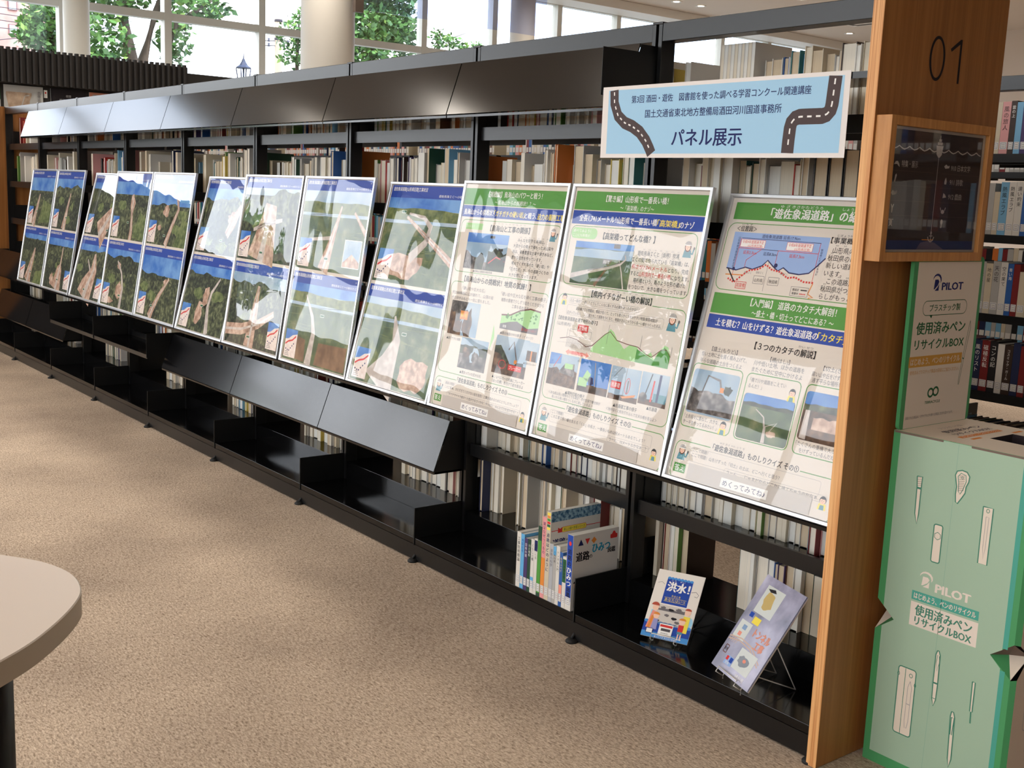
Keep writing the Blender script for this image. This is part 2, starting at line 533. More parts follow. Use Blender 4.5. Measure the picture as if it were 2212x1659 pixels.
wn = 0
for k in range(-9, 11):
    y0 = 2.46 + 1.393 * k; y1 = y0 + 1.393
    wn += 1
    w = thing('window_%d' % wn, (XL - .1, (y0 + y1) / 2, 1.0), 'white framed window pane bay, %s bay of the tall side windows' % ordinal(k + 9), 'window')
    w['kind'] = 'structure'
    f = MB(); xa, xb = XL - .17, XL - .02
    for ya, yb in ((y0, y0 + .05), (y1 - .05, y1)): f.box(xa, xb, ya, yb, 1.0, 4.66, FRAMEW)
    for za, zb in ((1.0, 1.06), (2.0, 2.08), (3.51, 3.61), (4.6, 4.66)): f.box(xa + .01, xb - .012, y0 + .05, y1 - .05, za, zb, FRAMEW)
    f.build('frame', w)
    g = MB(); g.box(XL - .105, XL - .10, y0 + .05, y1 - .05, 1.06, 4.6, GLASS); g.build('pane', w)
for k in range(11):
    x0 = XL + 2.0 * k; x1 = x0 + 2.0
    wn += 1
    w = thing('window_%d' % wn, ((x0 + x1) / 2, YF - .1, .9), 'white framed street window bay, %s bay of the front windows' % ordinal(k), 'window')
    w['kind'] = 'structure'
    f = MB(); ya_, yb_ = YF - .17, YF - .02
    for xa, xb in ((x0, x0 + .05), (x1 - .05, x1)): f.box(xa, xb, ya_, yb_, .9, 4.66, FRAMEW)
    for za, zb in ((.9, .96), (3.51, 3.61), (4.6, 4.66)): f.box(x0 + .05, x1 - .05, ya_ + .01, yb_ - .012, za, zb, FRAMEW)
    f.build('frame', w)
    g = MB(); g.box(x0 + .05, x1 - .05, YF - .105, YF - .10, .96, 4.6, GLASS); g.build('pane', w)

for i, (x, y, r, m, lb) in enumerate(((-13.2, 2.37, .155, FRAMEW, 'slim white round column by the window, next to the brick building view'),
                                      (-12.0, 5.2, .348, COLM, 'thick round plaster column in front of the tall windows'),
                                      (-12.5, 8.81, .19, COLM, 'slim round plaster column behind the glass smoke screen'))):
    c = MB(); c.lathe((x, y), [(r, 0), (r, ZC)], m, 40); struct(c, 'column', lb, 'column')

sm = thing('smoke_barrier', (-11.5, 6.9, 3.6), 'glass smoke screen, blue flare in its tint, hanging from the ceiling beside the thick column', 'glass screen')
g = MB(); g.box(-11.505, -11.495, 5.32, 8.45, 3.6, ZC - .01, SMOKE); g.build('glass_sheet', sm)
g = MB(); g.box(-11.53, -11.47, 5.30, 5.42, 3.56, ZC - .01, mat('bracket_brown', (90, 78, 70), .5)); g.box(-11.53, -11.47, 5.42, 8.45, ZC - .05, ZC - .01, WHITE); g.build('rail', sm)

# ceiling lights: recessed downlights, plus a grid added as fill light
EMIT = mat('lamp_disc', (255, 240, 220), .5, emit=(255, 232, 200), estr=14)


def downlight(x, y, label, watts=0):
    d = thing('downlight', (x, y, ZC), label, 'ceiling light', 'recessed downlights in the ceiling')
    a = MB(); a.lathe((x, y), [(.055, ZC - .004), (.095, ZC - .012), (.10, ZC - .002)], WHITE, 24); a.build('rim', d)
    a = MB(); a.lathe((x, y), [(.0, ZC - .006), (.056, ZC - .005)], EMIT, 24); a.build('lamp_disc', d)
    if watts:
        l = lamp('fill_spot', 'SPOT', (x, y, ZC - .05), (0, 0, 0), watts, (1, .91, .80), spot_size=math.radians(150), spot_blend=.6, shadow_soft_size=.25)


downlight(-12.65, 17.12, 'bright recessed downlight seen above the top shelf books by the wooden panel', 0)
downlight(-12.8, 12.40, 'recessed downlight at the top edge of the photo, left one of a pair', 0)
downlight(-12.77, 12.98, 'recessed downlight at the top edge of the photo, right one of a pair', 0)
k = 0
for x in (-11, -8, -5, -2, 1, 4):  # added downlights with spot lamps: warm fill light for the hall
    for y in (-6.5, -3.2, 1.1, 4.4, 8.5, 13.5):
        k += 1
        downlight(x, y, 'added downlight giving fill light over the %s' % ('reading area' if y < 0 else 'bookshelf aisles'), 170 if x < -3 else (110 if x < 0 else (45 if y < 0 else 0)))

v = thing('air_vent', (-11.4, 15.75, ZC), 'square four way ceiling air vent near the wooden end panel top', 'vent')
a = MB(); a.box(-11.95, -10.85, 15.2, 16.3, ZC - .035, ZC - .001, WHITE); a.build('grille_frame', v)
a = MB()
for s_ in (0, 1, 2, 3):
    c, d = ((-11.82, -10.98, 15.28, 15.36), (-11.82, -10.98, 16.14, 16.22), (-11.87, -11.79, 15.36, 16.14), (-11.01, -10.93, 15.36, 16.14))[s_], 0
    a.box(c[0], c[1], c[2], c[3], ZC - .042, ZC - .036, mat('vent_dark', (96, 90, 84), .6))
a.build('slot', v)

# ------------------------------------------------------------------ bookcases
ROWS = [1.572, 1.284, .997, .710, .412]
BASEZ = .168
PIT = .9


def upright(x, y0, parent):
    a = MB()
    for xa, xb in ((x - .02, x - .006), (x + .006, x + .02)):
        a.box(xa, xb, y0 + .21, y0 + .214, .05, 1.866, BLACK); a.box(xa, xb, y0 + .262, y0 + .266, .05, 1.866, BLACK)
    a.box(x - .02, x - .0165, y0 + .214, y0 + .262, .05, 1.866, BLACKM); a.box(x + .0165, x + .02, y0 + .214, y0 + .262, .05, 1.866, BLACKM)
    a.box(x - .006, x + .006, y0 + .224, y0 + .252, .05, 1.866, BLACKM)
    for i in range(36):                                   # slots that take the shelf hooks
        z = .12 + i * .048
        a.box(x - .0035, x + .0035, y0 + .2225, y0 + .2242, z, z + .02, RUBBER)
    a.bbox(x - .021, x + .021, y0 + .209, y0 + .267, 1.866, 1.874, BLACK, .002)
    a.build('upright', parent)


def shelf_back(x0, x1, y0, z, parent, name='back_shelf'):
    """shelf of the rear side with its stop lip towards us and two end brackets"""
    a = MB(); xa, xb = x0 + .022, x1 - .022
    a.box(xa, xb, y0 + .237, y0 + .465, z - .012, z, GLOSSB)
    a.box(xa, xb, y0 + .225, y0 + .237, z - .028, z + .018, BLACK)
    a.box(xa, xb, y0 + .461, y0 + .466, z - .03, z - .012, BLACK)
    for xc in (xa, xb - .0015): a.box(xc, xc + .0015, y0 + .25, y0 + .462, z, z + .118, BLACKM)
    a.build(name, parent)


def shelf_front(x0, x1, y0, z, parent, lip=.014, hb=.118, left=True, right=True):
    a = MB()
    xa, xb = x0 + .004, x1 - .004
    a.box(xa, xb, y0 + .0005, y0 + .212, z - .010, z, GLOSSB)
    a.box(xa, xb, y0, y0 + .002, z - lip, z, BLACK)
    for xc, on in ((x0 + .0022, left), (x1 - .0037, right)):
        if on: a.prism([(y0 - .004, z - .016), (y0 + .221, z - .022), (y0 + .221, z + hb), (y0 - .004, z + hb)], xc, xc + .0015, BLACKM)
    a.build('front_shelf', parent)


def flap(x0, x1, y0, zb, zt, parent, dy0=.08, dy1=.143):
    """slanted display board: foot forward, head back, with its shelf and side plates"""
    xa, xb = x0 + .003, x1 - .003
    f = MB(); t = .004
    n = Vector((zt - zb, -(dy1 - dy0))).normalized() * t   # thickness towards the back
    f.prism([(y0 + dy0, zb), (y0 + dy1, zt), (y0 + dy1 + n.x, zt + n.y), (y0 + dy0 + n.x, zb + n.y)], xa, xb, FLAP)
    o = f.build('display_flap', parent)
    a = MB()
    a.box(xa, xb, y0 + dy0 + .002, y0 + .205, zb - .012, zb - .004, GLOSSB)
    for xc in (xa, xb - .0015):
        a.prism([(y0 + dy0 + .006, zb), (y0 + dy1 + .006, zt - .002), (y0 + .221, zt - .002), (y0 + .221, zb - .012), (y0 + dy0 + .006, zb - .012)], xc, xc + .0015, BLACKM)
    a.build('flap_bracket', parent)


def bookcase(name, xs, y0, label, front, group=None):
    c = thing(name, ((xs[0] + xs[-1]) / 2, y0 + .235, 0), label, 'bookcase', group)
    for x in xs: upright(x, y0, c)
    for x0, x1 in zip(xs[:-1], xs[1:]):
        a = MB(); a.bbox(x0 + .021, x1 - .021, y0 + .2105, y0 + .2655, 1.817, 1.870, BLACK, .0015); a.build('top_rail', c)
        a = MB(); a.box(x0, x1, y0 + .003, y0 + .467, .006, .063, BLACK); a.build('plinth', c)
        a = MB(); a.bbox(x0 + .003, x1 - .003, y0, y0 + .2155, .0665, .090, GLOSSB, .0008); a.build('base_shelf', c)
        a = MB(); a.bbox(x0 + .003, x1 - .003, y0 + .216, y0 + .467, .0665, BASEZ, GLOSSB, .0008)
        for xc in (x0 + .003, x1 - .0045): a.box(xc, xc + .0015, y0 + .25, y0 + .466, BASEZ, BASEZ + .118, BLACKM)
        a.build('raised_base_shelf', c)
        for z in ROWS: shelf_back(x0, x1, y0, z, c)
        if front == 'books':
            for z in ROWS:
                a = MB(); a.box(x0 + .022, x1 - .022, y0 + .004, y0 + .212, z - .012, z, GLOSSB); a.box(x0 + .022, x1 - .022, y0, y0 + .004, z - .030, z, BLACK)
                a.build('front_shelf', c)
    for x in xs:
        a = MB(); a.prism([(y0 - .003, .0635), (y0 + .222, .0635), (y0 + .222, .204), (y0 - .003, .204)], x - .0022, x + .0022, BLACKM); a.build('base_divider', c)
        a = MB()
        for yy in (y0 - .006,): a.lathe((x, yy), [(0, .012), (.012, .012), (.019, .006), (.019, .0005), (0, .0005)], RUBBER, 16)
        a.tube([(x, y0 - .006, .012), (x, y0 + .01, .03)], .005, RUBBER)
        a.build('levelling_foot', c)
    return c


XS = [-PIT * (9 - i) for i in range(10)]           # -8.1 ... 0
BC = bookcase('bookshelf', XS, 0.0, 'long black steel bookshelf carrying the framed posters, with wooden end panels', 'display')
# end panels
a = MB(); a.bbox(0.0022, .031, -.021, .489, 0.002, 1.876, WOOD, .0008)
# light ply edge strip facing the aisle
a.box(.0022, .031, -.0225, -.0211, .002, 1.876, PLY)
ar = Art(a, (.0312, 0, 0), (0, 1, 0), (0, 0, 1), step=.0002)
ar.ring([(19.9 + 3.2 * math.cos(t) * 1.0, 170.8 + 5.05 * math.sin(t)) for t in [2 * math.pi * i / 40 for i in range(40)]],
        [(19.9 + 2.42 * math.cos(t), 170.8 + 4.35 * math.sin(t)) for t in [2 * math.pi * i / 40 for i in range(40)]], INK)
ar.poly([(28.95, 165.9), (29.75, 165.9), (29.75, 176.0), (29.05, 176.0), (25.1, 173.5), (25.5, 172.85), (28.95, 174.9)], INK)
ep = a.build('end_panel', BC); ep['label'] = 'wooden end panel lettered 01'
a = MB(); a.bbox(-8.131, -8.1022, -.021, .489, .002, 1.876, WOOD, .0008); a.build('end_panel', BC)['label'] = 'far wooden end panel'
# front of the nearest bay: shelf that carries the banner
shelf_front(-.9, 0, 0, 1.664, BC, lip=.015)
for i in range(1, 8):
    flap(XS[8 - i], XS[9 - i], 0, 1.626, 1.807, BC, .085, .146)
for i in range(0, 8):
    a = MB(); a.box(XS[8 - i] + .004, XS[9 - i] - .004, .0, .208, .588, .597, GLOSSB)
    for xc in (XS[8 - i] + .004, XS[9 - i] - .0055): a.box(xc, xc + .0015, .14, .221, .572, .66, BLACKM)
    a.build('poster_shelf', BC)
for i in (2, 3, 4): flap(XS[8 - i], XS[9 - i], 0, .332, .518, BC, .078, .145)
for i in (7, 8): flap(XS[8 - i], XS[9 - i], 0, .256, .447, BC, .08, .143)
flap(XS[0], XS[1], 0, .575, .768, BC, .08, .143)
for i in (5, 6): shelf_front(XS[8 - i], XS[9 - i], 0, .405, BC, lip=.022)

BC2 = bookcase('bookshelf', [-PIT * (9 - i) for i in range(10)] + [.9, 1.8, 2.7, 3.6], 1.69, 'second black steel bookshelf across the aisle, full of labelled novels', 'books')
BC3 = bookcase('bookshelf', [-PIT * (9 - i) for i in range(10)], 3.38, 'third black steel bookshelf, glimpsed through the gaps of the second', 'books')

# ------------------------------------------------------------------ framed posters
def girl(A, x, y, s, l=4):
    """little drawing: woman in a hard hat, teal jacket, waving"""
    A.poly([(x - 1.5 * s, y - 2.6 * s), (x + 1.6 * s, y - 2.6 * s), (x + 1.2 * s, y - .6 * s), (x - 1.1 * s, y - .6 * s)], INKT, l)
    A.line([(x + .9 * s, y - 1.2 * s), (x + 1.9 * s, y - 1.6 * s), (x + 2.2 * s, y - .3 * s)], .5 * s, INKT, l + 1)
    A.ell(x + 2.3 * s, y - .05 * s, .35 * s, .4 * s, INKG, l + 2, 10)
    A.ell(x, y + .2 * s, 1.15 * s, 1.3 * s, HAIR, l + 1, 16)
    A.ell(x, y + .2 * s, .85 * s, .95 * s, SKIN, l + 2, 16)
    A.ell(x, y + .75 * s, 1.2 * s, 1.1 * s, INKL, l + 3, 12, 0, 180)
    A.rect(x - 1.3 * s, y + .62 * s, x + 1.3 * s, y + .85 * s, INKW, l + 4)
    for d in (-.32, .32): A.ell(x + d * s, y + .2 * s, .09 * s, .13 * s, INK, l + 4, 8)
    A.ell(x, y - .25 * s, .2 * s, .1 * s, INKR, l + 4, 8)


def boy(A, x, y, s, l=4):
    """little drawing: boy with black hair, teal and yellow shirt"""
    A.poly([(x - 1.4 * s, y - 2.4 * s), (x + 1.4 * s, y - 2.4 * s), (x + 1.1 * s, y - .7 * s), (x - 1.1 * s, y - .7 * s)], INKY, l)
    A.poly([(x - .8 * s, y - 2.4 * s), (x + .8 * s, y - 2.4 * s), (x + .6 * s, y - 1.1 * s), (x - .6 * s, y - 1.1 * s)], INKT, l + 1)
    A.ell(x, y + .25 * s, 1.1 * s, 1.15 * s, INK, l + 1, 16)
    A.ell(x, y + .0 * s, .92 * s, .9 * s, SKIN, l + 2, 16)
    A.ell(x, y + .55 * s, 1.0 * s, .55 * s, INK, l + 3, 12, 0, 180)
    for d in (-.32, .32): A.ell(x + d * s, y + .05 * s, .09 * s, .13 * s, INK, l + 4, 8)
    A.line([(x - .2 * s, y - .4 * s), (x + .2 * s, y - .4 * s)], .1 * s, INKR, l + 4)


def hills(A, x0, y0, x1, yb, amp, m, l, seed, n=18):
    """wooded ridge: wavy top edge between x0 and x1 over the level yb"""
    r = random.Random(seed); ph = [r.uniform(0, 6.3) for _ in range(4)]
    top = []
    for i in range(n + 1):
        t = i / n
        top.append((x0 + (x1 - x0) * t, yb + amp * (.5 * math.sin(3.1 * t + ph[0]) + .3 * math.sin(8 * t + ph[1]) + .2 * math.sin(19 * t + ph[2]) + .12 * r.uniform(-1, 1))))
    A.poly([(x0, y0), (x1, y0)] + top[::-1], m, l)


def blob(A, x, y, a, b, m, l, seed, lim=None, n=16):
    r = random.Random(seed); p = []
    for i in range(n):
        t = 2 * math.pi * i / n; k = r.uniform(.72, 1.15)
        q = (x + a * k * math.cos(t), y + b * k * math.sin(t))
        if lim: q = (min(max(q[0], lim[0]), lim[2]), min(max(q[1], lim[1]), lim[3]))
        p.append(q)
    A.poly(p, m, l)


def insetmap(A, x, y, w, h, l=7):
    A.rect(x, y, x + w, y + h, PMAP, l)
    A.poly([(x, y + h), (x, y + h * .62), (x + w * .3, y + h * .66), (x + w * .6, y + h * .8), (x + w, y + h * .86), (x + w, y + h)], PSKY, l + 1)
    A.line([(x + w * .05, y + h * .45), (x + w * .3, y + h * .56), (x + w * .62, y + h * .62), (x + w * .9, y + h * .78)], w * .07, INKR, l + 2)
    A.dashes([(x + w * .08, y + h * .3), (x + w * .4, y + h * .22), (x + w * .9, y + h * .6)], w * .06, w * .07, w * .08, INKN, l + 2)
    for k in range(3): A.rect(x + w * .08, y + h * (.05 + .06 * k), x + w * (.5 - .06 * k), y + h * (.08 + .06 * k), INKL, l + 2)


def aerial(A, x0, y0, w, h, sp, seed):
    """one aerial photograph under a blue title band, in poster centimetres"""
    x1, y1 = x0 + w, y0 + h
    bh = 4.9
    A.rect(x0, y1 - bh, x1, y1, INKB, 1)
    A.text('遊佐象潟道路[山形県区間]工事状況', x0 + 1.2, y1 - 1.5, INKW, w=24, h=1.55, l=3, bold=.012)
    A.text('遊佐鳥海ＩＣ～小砂川ＩＣ', x1 - 1.0, y1 - 3.7, INKW, w=20, h=1.0, al='R', l=3)
    A.text('1/9', x1 - 1.2, y1 - 1.2, INKW, h=.8, al='R', l=3)
    py = y1 - bh; ph = py - y0
    X = lambda t: x0 + w * t
    Y = lambda t: y0 + ph * t
    lim = (x0, y0, x1, py)
    A.rect(x0, y0, x1, py, {'f': PFOR, 'd': PFOR2, 'p': PPAD}[sp['k']], 1)
    sk = sp.get('sky', .12)
    A.rect(x0, Y(1 - sk), x1, py, sp.get('sm', PSKY), 2)
    if sp['k'] == 'p':
        A.rect(x0, Y(1 - sk - .16), x1, Y(1 - sk), PHAZE, 2)
        hills(A, x0, Y(1 - sk - .12), x1, Y(1 - sk + .01), ph * .02, PGRN, 3, seed + 3)
        r = random.Random(seed)
        for i in range(9):
            ya = r.uniform(.05, .75); A.line([(X(0), Y(ya)), (X(1), Y(min(ya + r.uniform(-.12, .2), .84)))], .22, PGRN, 2)
        for i in range(5):
            xa = r.uniform(.05, .95); xb = min(max(xa + r.uniform(-.3, .3), 0), 1); A.line([(X(xa), Y(0)), (X(xb), Y(.8))], [.3, .08], PGRN, 2)
    else:
        hills(A, x0, Y(1 - sk - .25), x1, Y(1 - sk + sp.get('hl', .0)), ph * .11, PFOR2 if sp['k'] == 'f' else PFOR, 3, seed)
        hills(A, x0, Y(.25), x1, Y(.62), ph * .06, PFOR if sp['k'] == 'f' else PFOR2, 3.4, seed + 1)
        for i in range(6):
            r = random.Random(seed * 7 + i)
            blob(A, X(r.uniform(.1, .9)), Y(r.uniform(.08, .6)), w * .12, ph * .09, (PGRN, PFOR, PFOR2)[i % 3], 3.8, seed * 3 + i, lim)
    for q in sp.get('br', []): A.poly([(X(a), Y(c)) for a, c in q], PBRN, 4)
    for q in sp.get('gr', []): A.poly([(X(a), Y(c)) for a, c in q], PGRN, 4)
    for (a, c, ra, rb) in sp.get('dirt', []): blob(A, X(a), Y(c), w * ra, ph * rb, PDIRT, 4.6, int(a * 100) + seed, lim)
    for rd in sp['road']:
        m = rd[0]
        A.line([(X(p[0]), Y(p[1])) for p in rd[1]], [w * p[2] for p in rd[1]], m, 5.2)
        A.line([(X(p[0]), Y(p[1])) for p in rd[1]], [w * p[2] * .22 for p in rd[1]], PROAD, 5.6)
    mp = sp.get('map', 'L')
    insetmap(A, X(.02) if mp == 'L' else X(.79), Y(.03 if mp == 'L' else .05), w * .19, ph * .36)
    tx, ty = sp.get('tag', (.5, .25))
    A.rect(X(tx), Y(ty), X(tx) + 3.2, Y(ty) + 1.2, INKDG, 7); A.rline(X(tx), Y(ty), X(tx) + 3.2, Y(ty) + 1.2, .2, .14, INKW, 8)
    if sp.get('inset'):
        a, c, e_, g_ = sp['inset']
        A.rect(X(a), Y(c), X(e_), Y(g_), INKW, 7); A.rect(X(a) + .3, Y(c) + .3, X(e_) - .3, Y(g_) - .3, PHAZE, 8)
        A.poly([(X(a) + .3, Y(c) + .3), (X(e_) - .3, Y(c) + .3), (X(e_) - .3, Y(c) + 2.5), (X((a + e_) / 2), Y((c + g_) / 2)), (X(a) + .3, Y(c + .06))], PDIRT, 9)


DR, GR = PDIRT, PROAD
SPEC = {
    1: (dict(k='f', sky=.27, hl=-.02, road=[(DR, [(.42, .66, .04), (.38, .45, .08), (.32, .2, .12), (.28, 0, .18)])], gr=[[(.5, .05), (.95, .1), (.95, .45), (.6, .55)]], tag=(.36, .28)),
        dict(k='f', sky=.1, road=[(DR, [(.55, .72, .04), (.5, .5, .12), (.42, .2, .2), (.38, 0, .3)])], gr=[[(.62, .0), (1, 0), (1, .3), (.7, .25)]], tag=(.45, .2))),
    2: (dict(k='d', sky=.2, road=[(DR, [(.58, .72, .03), (.52, .4, .08), (.46, 0, .16)])], gr=[[(.6, .45), (.75, .6), (.72, .35)]], tag=(.5, .22)),
        dict(k='d', sky=.14, road=[(DR, [(.6, .85, .03), (.58, .5, .05), (.56, .42, .18), (.5, 0, .36)])], dirt=[(.3, .18, .08, .12)], map='R', tag=(.5, .18))),
    3: (dict(k='d', sky=.12, road=[(DR, [(.96, .8, .05), (.82, .5, .14), (.5, 0, .42)])], tag=(.72, .1)),
        dict(k='d', sky=.12, road=[(DR, [(.56, .84, .05), (.62, .55, .2), (.5, .2, .42), (.46, 0, .52)]), (GR, [(.35, .72, .02), (.52, .5, .04)])], map='R', tag=(.4, .14))),
    4: (dict(k='f', sky=.22, road=[(DR, [(.52, .78, .06), (.56, .62, .14), (.56, .45, .05), (.6, .2, .07), (.6, 0, .1)])], gr=[[(.66, .05), (.98, 0), (.98, .4), (.8, .5)]], tag=(.45, .28)),
        dict(k='f', sky=.16, sm=PSKY, road=[(GR, [(.36, .8, .02), (.52, .6, .035), (.6, .35, .05), (.58, 0, .07)])], dirt=[(.42, .72, .06, .06), (.5, .3, .1, .16), (.2, .1, .18, .06)], tag=(.5, .2))),
    5: (dict(k='f', sky=.36, hl=-.06, road=[(DR, [(.66, .78, .05), (.72, .6, .05), (.6, .3, .06), (.5, 0, .09)])], dirt=[(.42, .55, .08, .1), (.3, .28, .05, .05)], gr=[[(.7, .0), (1, 0), (1, .4), (.85, .45)]], tag=(.42, .14)),
        dict(k='f', sky=.3, road=[(DR, [(.74, .68, .03), (.55, .4, .06), (.42, .15, .09), (.36, 0, .12)])], dirt=[(.66, .62, .06, .05)], tag=(.35, .18))),
    6: (dict(k='d', sky=.2, road=[(DR, [(.8, .75, .06), (.7, .5, .14), (.62, .3, .1)])], dirt=[(.68, .56, .12, .1)], tag=(.5, .2)),
        dict(k='f', sky=.14, road=[(GR, [(.72, .84, .025), (.6, .62, .04), (.58, .4, .05), (.66, 0, .08)])], dirt=[(.5, .55, .07, .14), (.4, .28, .08, .2)], tag=(.42, .38))),
    7: (dict(k='d', sky=.1, sm=PHAZE, road=[(DR, [(.52, .78, .2), (.5, .5, .3), (.45, 0, .5)]), (GR, [(.25, .42, .03), (.5, .52, .05), (.75, .58, .03)])], tag=(.42, .1)),
        dict(k='d', sky=.16, sm=PHAZE, road=[(DR, [(.52, .85, .04), (.5, .5, .12), (.47, 0, .18)]), (DR, [(0, .18, .1), (.3, .22, .1), (.6, .34, .08), (.85, .52, .05)])], map='R', tag=(.42, .12))),
    8: (dict(k='p', sky=.16, sm=PHAZE, road=[(DR, [(.6, .82, .02), (.56, .6, .05), (.5, .3, .1), (.44, 0, .17)]), (GR, [(.05, .36, .02), (.5, .42, .03)]), (DR, [(.8, .75, .02), (1, .5, .04)])], inset=(.72, .08, .97, .42), tag=(.44, .14)),
        dict(k='p', sky=.12, sm=PSKY, road=[(GR, [(.26, .86, .015), (.4, .6, .04), (.45, .4, .06), (.42, 0, .1)])], br=[[(.0, .05), (.36, .02), (.34, .3), (.05, .36)], [(.52, .02), (.98, .02), (.98, .32), (.55, .3)]], tag=(.52, .62))),
    9: (dict(k='p', sky=.14, sm=PSKY, road=[(GR, [(.3, .82, .015), (.5, .78, .03), (.6, .68, .05), (.58, .5, .06), (.42, .3, .08)]), (DR, [(.28, .78, .02), (.8, .4, .05), (1, .25, .06)])], dirt=[(.38, .2, .26, .16)], tag=(.2, .82)),
        dict(k='p', sky=.1, sm=PHAZE, road=[(GR, [(.42, .82, .02), (.5, .55, .1), (.46, .3, .2), (.38, 0, .42)])], gr=[[(.1, .02), (.35, .3), (.2, .5)]], dirt=[(.8, .2, .18, .2)], tag=(.55, .62))),
}

POST = {1: (-7.097, .578, .137), 2: (-6.500, .575, .137), 3: (-5.903, .575, .199), 4: (-5.315, .580, .133), 5: (-4.722, .585, .133), 6: (-4.118, .578, .199),
        7: (-3.527, .583, .130), 8: (-2.922, .580, .127), 9: (-2.334, .578, .193), 10: (-1.750, .575, .137), 11: (-1.164, .586, .139), 12: (-.572, .568, .205)}
PLEN = .812
FILMAMP = {1: .3, 2: .35, 3: .5, 4: 1.0, 5: .5, 6: .9, 7: 1.8, 8: .6, 9: 1.1, 10: 1.3, 11: 1.2, 12: .55}
PLAB = {1: 'leftmost aerial photo poster in a silver frame, far end of the long black shelf',
        2: 'second aerial photo poster from the far end, close beside the leftmost one',
        3: 'third aerial poster from the far end, tilted back with pink dirt road diagonal',
        4: 'fourth aerial poster from the far end, sky reflection at its top right',
        5: 'fifth aerial poster from the far end, winding pale road through green woods',
        6: 'sixth aerial poster from the far end, large blue sky reflection on its film',
        7: 'seventh aerial poster from the far end, crumpled film with swirling white glints',
        8: 'eighth aerial poster from the far end, straight road through paddies and inset photo',
        9: 'ninth aerial poster from the far end, curved road and interchange, leaning back',
        10: 'poster about the mountain challenge, quiz number three, green and blue heading',
        11: 'poster about the longest viaduct, quiz number two, green terrain profile chart',
        12: 'poster introducing the new road, quiz number one, beside the wooden end panel'}
AT = mat('title_shadow', (60, 110, 50), .7)


def quizbox(A, w, qt, no, l1, l2, flap_y=(1.6, 5.0), fr=50.0):
    A.rline(1.9, .6, w - 1.2, 11.4, 2.2, .22, INKGR, 2)
    A.rect(14.2, 10.6, 43.9, 12.4, PAPER, 3)
    A.text('「遊佐象潟道路」ものしりクイズ その' + no, 15.0, 11.6, INK, w=28.4, h=1.75, l=5, bold=.02)
    A.text('ゆざ きさ かた どう ろ', 17, 13.1, INKG, w=8.5, h=.5, l=5)
    girl(A, 4.7, 8.5, .95)
    A.rline(7.6, 6.3, w - 6, 10.2, .8, .08, INKL, 3)
    A.text(l1[0], 8.4, 9.6, INKG, h=.95, l=5)
    A.text(l1[1], 8.4, 8.2, INKG, w=l1[2], h=1.05, l=5)
    A.rline(l2[1] - 1, 5.2, l2[1] + l2[2] + 1, 7.0, .7, .08, INKL, 4.4); A.text(l2[0], l2[1], 6.1, INKG, w=l2[2], h=1.05, l=6)
    A.rect(3.0, 2.5, 7.3, 5.0, INKGR, 3); A.text('答え', 5.15, 3.75, INKW, h=1.7, al='C', l=5, bold=.015)
    boy(A, w - 4.4, 5.6, .9)


def furigana(A, x, y, n, gap, m=INKG):
    for i in range(n): A.text('かなちやき'[i % 5] * 2, x + i * gap, y, m, h=.42, l=5)


